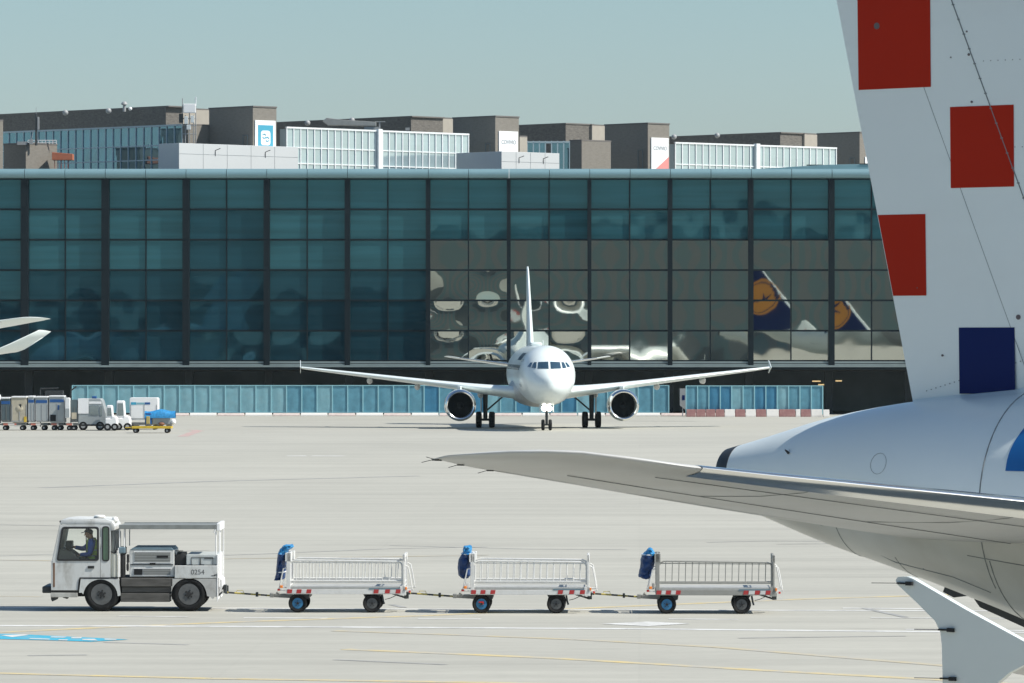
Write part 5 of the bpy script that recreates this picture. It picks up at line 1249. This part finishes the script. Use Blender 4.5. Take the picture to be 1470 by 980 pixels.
C1 = cart('white open baggage cart next to the tow tractor, paler than the third cart', 427.1, 879.4, M['cartw'], True, M['rimb'], M['cartw'])
C2 = cart('white open baggage cart in the middle of the towed row', 691.2, 880.5, M['cartw'], True, M['rimb'], M['cartw'])
b = MB(); b.box((-.06, .026, .235), (.05, .034, .262)); b.box((.0, .026, .20), (.05, .034, .222)); rw = [c for c in C2.children if c.name.startswith('wheel')][0]; b.build('red_wheel_mark', M['redlens'], rw.children[0])
C3 = cart('last baggage cart of the towed row, with dull grey rails', 957.3, 881.2, M['cartg'], False, M['rimb'], M['cartg'])
# folded rain covers hanging at the front of each cart
M['tarp'] = mat('tarp_blue', (.006,.038,.14), .55, var=.5, vscale=7, bump=.6, bscale=14)
M['tarp_l'] = mat('tarp_pale_blue', (.03,.24,.50), .5, var=.35, vscale=8, bump=.5, bscale=14)
def tarp(label, ct, rows_, topn, seed, straps):
    """rows_: (row in the close-up, left edge, right edge); the folded sheet is about 0.9 m wide across the cart"""
    t = thing('folded_tarp', label, 'tarpaulin', (ct.location.x, ct.location.y+.12, 0), 0, 'blue rain covers hung on the carts')
    rnd = random.Random(seed); n = 26
    def ring(cy, x0, x1, j):
        c, h = (kx(x0)+kx(x1))/2, (kx(x1)-kx(x0))/2; r = []
        for k in range(n):
            a = 2*math.pi*k/n; ca, sa = math.cos(a), math.sin(a)
            q = noise.noise(Vector((ca*2.1, sa*2.1+seed*5, j*.55)))*.22 + noise.noise(Vector((ca*5+seed, sa*5, j*1.4)))*.10
            r.append((c + math.copysign(abs(ca)**.75, ca)*h*(1+q*.5*(abs(sa)+.25)), .46 + math.copysign(abs(sa)**.6, sa)*.46*(1+q), kz(cy) + .03*noise.noise(Vector((ca*2, sa*2, j+seed)))))
        return r
    fine = []
    for a, c in zip(rows_[:-1], rows_[1:]):
        for k in range(3): fine.append(tuple(a[i]+(c[i]-a[i])*k/3 for i in range(3)))
    fine.append(rows_[-1])
    k = topn*3
    b = MB(); b.loft([ring(*q, j) for j, q in enumerate(fine) if j <= k]); bd = b.build('sheet', M['tarp'], t, smooth=True, angle=75)
    b = MB(); b.loft([ring(*q, j) for j, q in enumerate(fine) if j >= k]); b.build('top_fold', M['tarp_l'], t, smooth=True, angle=75)
    for cy, x0, x1 in straps:
        b = MB(); cx = (kx(x0)+kx(x1))/2; hx = (kx(x1)-kx(x0))/2
        b.tube([(cx+math.cos(a)*hx, .46+math.sin(a)*.47, kz(cy)) for a in [2*math.pi*q/20 for q in range(21)]], .014, 6); b.build('strap', M['white'], bd)
tarp('blue tarp with a bent over top, hung on the cart next to the tractor', C1, [(458,354,392),(448,358,428),(400,368,432),(340,372,436),(275,378,444),(245,392,462),(226,410,490),(215,420,486)], 4, 1, [(400,366,434)])
tarp('bag shaped blue tarp with a white strap, hung on the middle cart', C2, [(438,382,432),(420,362,446),(370,354,446),(310,362,446),(272,384,450),(262,392,452),(240,392,458),(218,398,456)], 4, 2, [(270,382,456)])
tarp('ragged dark blue tarp with a white strap, hung on the last cart', C3, [(442,364,402),(425,330,424),(390,336,428),(360,344,436),(310,346,452),(275,356,450),(258,376,444),(232,402,428)], 5, 3, [(272,354,452)])
# ------------------------------------------------------------------ ground vehicles by the undercroft at the left
YV = 337.0; SV = F/YV
M['uld'] = mat('container_metal', (.36,.39,.39), .5, metal=.2, var=.12, vscale=1.5, dirt=.4, dcol=(.20,.20,.18), dscale=1.5)
M['uldd'] = mat('container_dark', (.07,.10,.11), .6, var=.2, vscale=2)
M['uldw'] = mat('container_white', (.70,.71,.70), .5, var=.05, vscale=2)
M['cover'] = mat('cover_beige', (.42,.38,.29), .85, var=.2, vscale=2.5)
M['band'] = mat('band_blue', (.012,.08,.25), .5); M['cyanband'] = mat('band_cyan', (.03,.30,.45), .5)
M['yel'] = mat('dolly_yellow', (.62,.42,.03), .5, var=.15, vscale=3, dirt=.4, dcol=(.2,.15,.06))
M['dolly'] = mat('dolly_grey', (.11,.115,.11), .7, var=.2, vscale=3)
M['chevr'] = stripes('dolly_edge_stripe', (.50,.17,.12), (.62,.58,.54), 0, .9, 0, .5)
def vz(py): return (618-py)/SV
def vw(px0, px1): return (px1-px0)/SV
def uld(label, pl, pr, y0, y1, m, band=None, depth=1.5, Y=YV, cut=.0, door=True, group='cargo containers by the undercroft'):
    t = thing('cargo_container', label, 'container', (gx(pl, Y), Y, vz(y1)), 0, group); w_ = (pr-pl)/F*Y; h = vz(y0)-vz(y1)
    MB().prism([(cut, 0), (w_-.02, 0), (w_-.02, h-.06), (w_-.1, h), (.06, h), (0, h-.08), (0, cut*1.1)], 0, depth).build('body', m, t, bevel=.03)
    if band: MB().box((w_*.06, -.012, h-.42), (w_*.94, .0, h-.22)).build('colour_band', band, t)
    if door:
        b = MB(); 
        for q in (.03, .5, .94): b.box((w_*q, -.02, .1), (w_*q+.05, 0, h-.5))
        b.box((.05, -.02, .06), (w_-.08, 0, .14)); b.build('door_rib', M['grey'] if m is not M['uldd'] else M['dolly'], t)
    return t, w_, h
def dolly(label, pl, pr, Y=YV, m=M['dolly'], edge=True, zt=.50, group='low cargo dollies by the undercroft'):
    t = thing('cargo_dolly', label, 'dolly', (gx(pl, Y), Y, 0), 0, group); w_ = (pr-pl)/F*Y
    b = MB(); b.box((0, 0, zt-.16), (w_, 1.5, zt)); b.box((-.5, .7, zt-.14), (0, .8, zt-.06)); b.build('bed', m, t, bevel=.02)
    if edge: MB().box((w_*.08, -.02, zt-.14), (w_*.6, -.002, zt-.02)).build('striped_edge', M['chevr'], t)
    for x in (.25, w_-.3):
        for y in (.05, 1.25):
            b = MB(); b.cyl((x, y, .17), (x, y+.18, .17), .17, n=16); wl = b.build('wheel', M['tyre'], t, smooth=True)
            b = MB(); b.cyl((x, y-.005, .17), (x, y+.1, .17), .07, n=10); b.build('hub', M['grey'], wl)
    return t
rowd = [(-24,-1,568,608,'uldw','band','white container cut by the left edge of the picture'), (1,15.5,571.5,606,'uldd','band','dark container beside the beige covered load at the far left'), (16,39,570,607,'cover',None,'beige covered cargo load between dark and grey containers'),
        (40,49.5,569.5,606,'uld','band','narrow grey container right of the beige load'), (50.5,69,570,606,'uld','band','grey container with yellow stained left edge'), (70,93,569,607,'uld','band','grey container with a small dark opening')]
for pl, pr, y0, y1, m, bd, lab in rowd:
    t, w_, h = uld(lab, pl, pr, y0, y1, M[m], M[bd] if bd else None, cut=.12)
    MB().box((.02, -.05, h-.06), (w_-.04, 1.4, h+.05)).build('top_sheet', M['uldw'], t, bevel=.03)
    if m == 'cover':
        MB().box((w_*.52, -.03, h-.75), (w_*.64, 0, h-.5)).build('opening', M['void'], t); MB().box((w_*.80, -.04, .05), (w_*.97, 0, .42)).build('strap', M['yel'], t)
        b = MB(); b.sphere((w_*.5, .3, h*.55), .6, 12, 8, (.85,.6,.8)); b.build('bulge', M['cover'], t, smooth=True)
    if pl == 70: MB().box((w_*.55, -.03, h-.95), (w_*.66, 0, h-.62)).build('opening', M['band'], t); MB().box((w_*.1, -.04, .1), (w_*.45, 0, .55)).build('dark_flap', M['void'], t)
dolly('grey cargo dolly under the container cut by the left edge', -24, -3); dolly('grey cargo dolly under the dark container and the beige load', 2, 38); dolly('grey cargo dolly under the two middle grey containers', 42, 69); dolly('grey cargo dolly under the grey container with the dark opening', 72, 92)
t, w_, h = uld('stack of white end container left of the dark cabin', 93.5, 100.5, 571, 600, M['uldw'], None, depth=.7, Y=YV-.5, door=False)
MB().box((.02, -.02, .05), (w_-.04, 0, .65)).build('lower_panel', M['uld'], t)
t, w_, h = uld('dark upright crate between white container and pale van', 100.8, 112, 574, 606, M['uldd'], None, depth=1.4, Y=YV)
b = MB(); b.box((.1, -.03, .2), (w_-.1, 0, .65)); b.build('lashing', M['cover'], t)
dolly('dark cargo dolly under the dark upright crate', 94, 112, YV-.3)
# pale service van
def van(label, pl, pr, Y, h, m, front=.0, glass=True):
    t = thing('service_van', label, 'van', (gx(pl, Y), Y, 0)); w_ = (pr-pl)/F*Y
    prof = [(0,.32),(w_-.05,.32),(w_,.55),(w_-.03,1.15),(w_-.30,h-.14),(w_-.42,h),(.08,h),(0,h-.1)]
    bd = MB().prism(prof, 0, 1.8).build('body', m, t, bevel=.05)
    return t, w_, bd
t, w_, bd = van('pale grey service van with blue tinted side window', 112, 153, YV, 2.2, M['uld'])
MB().box((.0, -.03, 1.15), (.72, 0, 2.2)).build('white_side_panel', M['white'], t, bevel=.02)
MB().box((.78, -.03, 1.05), (1.42, 0, 1.72)).build('side_window', M['cockpit'], t, bevel=.02)
MB().box((1.52, -.03, 1.0), (1.66, 0, 1.66)).build('rear_window', M['cockpit'], t, bevel=.02)
MB().box((.75, -.02, 1.82), (1.6, .9, 1.98)).build('gutter', M['white'], t, bevel=.02)
MB().box((.95, .1, 2.2), (1.25, .6, 2.36)).build('roof_box', M['band'], t, bevel=.03)
MB().box((.05, -.02, .30), (1.75, .02, .42)).build('skirt', M['void'], t)
for x in (.35, w_-.45):
    b = MB(); b.lathe([(0,.16),(0,.29),(.04,.31),(.2,.31),(.2,.1)], (x, -.01, .31), 'y', 22, cap=False); wl = b.build('wheel', M['tyre'], t, smooth=True)
    b = MB(); b.cyl((x, -.015, .31), (x, .1, .31), .16, n=16); b.build('hub', M['grey'], wl)
# sunlit tractors
def tractor(label, pl, pr, Y, h, ncab):
    t = thing('baggage_tractor', label, 'tractor', (gx(pl, Y), Y, 0)); w_ = (pr-pl)/F*Y
    MB().prism([(0,.25),(w_*.98,.25),(w_,.6),(w_*.93,.95),(w_*.55,1.05),(w_*.5,.85),(0,.85)], 0, 1.3).build('body', M['white'], t, bevel=.06)
    b = MB(); b.prism([(w_*ncab,.85),(w_*.62,.85),(w_*.56,h-.1),(w_*.5,h),(w_*(ncab+.02),h)], .05, 1.25); cb = b.build('cab', M['white'], t, bevel=.05)
    MB().prism([(w_*(ncab+.06),1.02),(w_*.56,1.02),(w_*.50,h-.18),(w_*(ncab+.08),h-.18)], .03, .06).build('window', M['cockpit'], cb)
    for x in (w_*.2, w_*.8):
        b = MB(); b.lathe([(0,.12),(0,.24),(.04,.26),(.2,.26),(.2,.1)], (x, -.02, .26), 'y', 20, cap=False); wl = b.build('wheel', M['tyre'], t, smooth=True)
        b = MB(); b.cyl((x, -.025, .26), (x, .1, .26), .12, n=12); b.build('hub', M['grey'], wl)
    return t
tractor('small sunlit white tractor against the right end of the pale van', 151, 168, YV-1.5, 1.75, .1)
tractor('white tractor with pale cab between van and white container', 166, 187, YV+.3, 2.05, .05)
t, w_, h = uld('white container with cyan and navy stripe above the yellow dolly', 186, 227, 571.5, 604, M['uldw'], None, depth=1.6, Y=YV+2.2)
MB().box((w_*.05, -.015, h-.50), (w_*.24, 0, h-.32)).build('colour_band', M['cyanband'], t); MB().box((w_*.26, -.015, h-.48), (w_*.52, 0, h-.34)).build('pale_band', M['bl_c'], t); MB().box((w_*.53, -.015, h-.48), (w_*.72, 0, h-.33)).build('navy_band', M['band'], t)
dolly('grey cargo dolly under the white striped container', 184, 228, YV+2.1, edge=False)
t = dolly('yellow dolly carrying the blue covered load', 189, 246, gy(621.5), M['yel'], False, .46, None)
b = MB(); YD = gy(621.5)
for k, x in enumerate((.1,.9,1.7,2.3)): b.box((x, .2, .44), (x+.35, .9, .62))
b.build('load_frame', M['dolly'], t, bevel=.03)
tc = thing('covered_load', 'blue sheet covered load on the yellow dolly', 'load', (gx(207, YD), YD+.25, .50))
b = MB(); ww = (251-207)/F*YD
b.grid(lambda u, v: (u*ww, -.02+.5*(1-math.cos(v*math.pi))*.9, .50 + .48*math.sin(v*math.pi)**.6*(1-.12*math.sin(u*9)) + .12*math.sin(u*2.6)*(v if v < .5 else 1-v)), 20, 14); b.build('blue_sheet', M['tarp_l'], tc, smooth=True, recalc=False)
MB().box((.5, .15, .06), (ww-.3, .8, .52)).build('crate', M['uld'], tc, bevel=.04)
b = MB(); b.box((.02, .0, .05), (.48, .85, .86)); b.build('end_flap', M['band'], tc, bevel=.08)
MB().box((.12, -.04, .12), (.36, 0, .62)).build('yellow_tag', mat('tag_yellow', (.45,.36,.12), .6), tc, bevel=.02)
b = MB(); b.sphere((ww-.15, .3, .25), .2, 12, 8); b.build('white_bundle', M['white'], tc, smooth=True)
b = MB(); b.sphere((ww*.55, .05, .1), .16, 10, 6, (1.4,1,.8)); b.build('brown_bundle', mat('bundle_brown', (.20,.09,.05), .8), tc, smooth=True)
# tall frame behind the containers
t = thing('loader_frame', 'dark loader frame half hidden behind the grey containers', 'loader', (gx(58, 352), 352, 0))
b = MB()
for x in (0, 2.2): b.cyl((x, 0, 0), (x, 0, 2.75), .04, n=6)
b.cyl((0,0,2.75), (1.3,0,2.78), .05, n=6); b.cyl((2.2,0,2.6), (2.6,0,2.9), .05, n=6); b.box((.3,.2,2.3), (1.6,.9,2.6)); b.build('frame', M['darkmetal'], t)
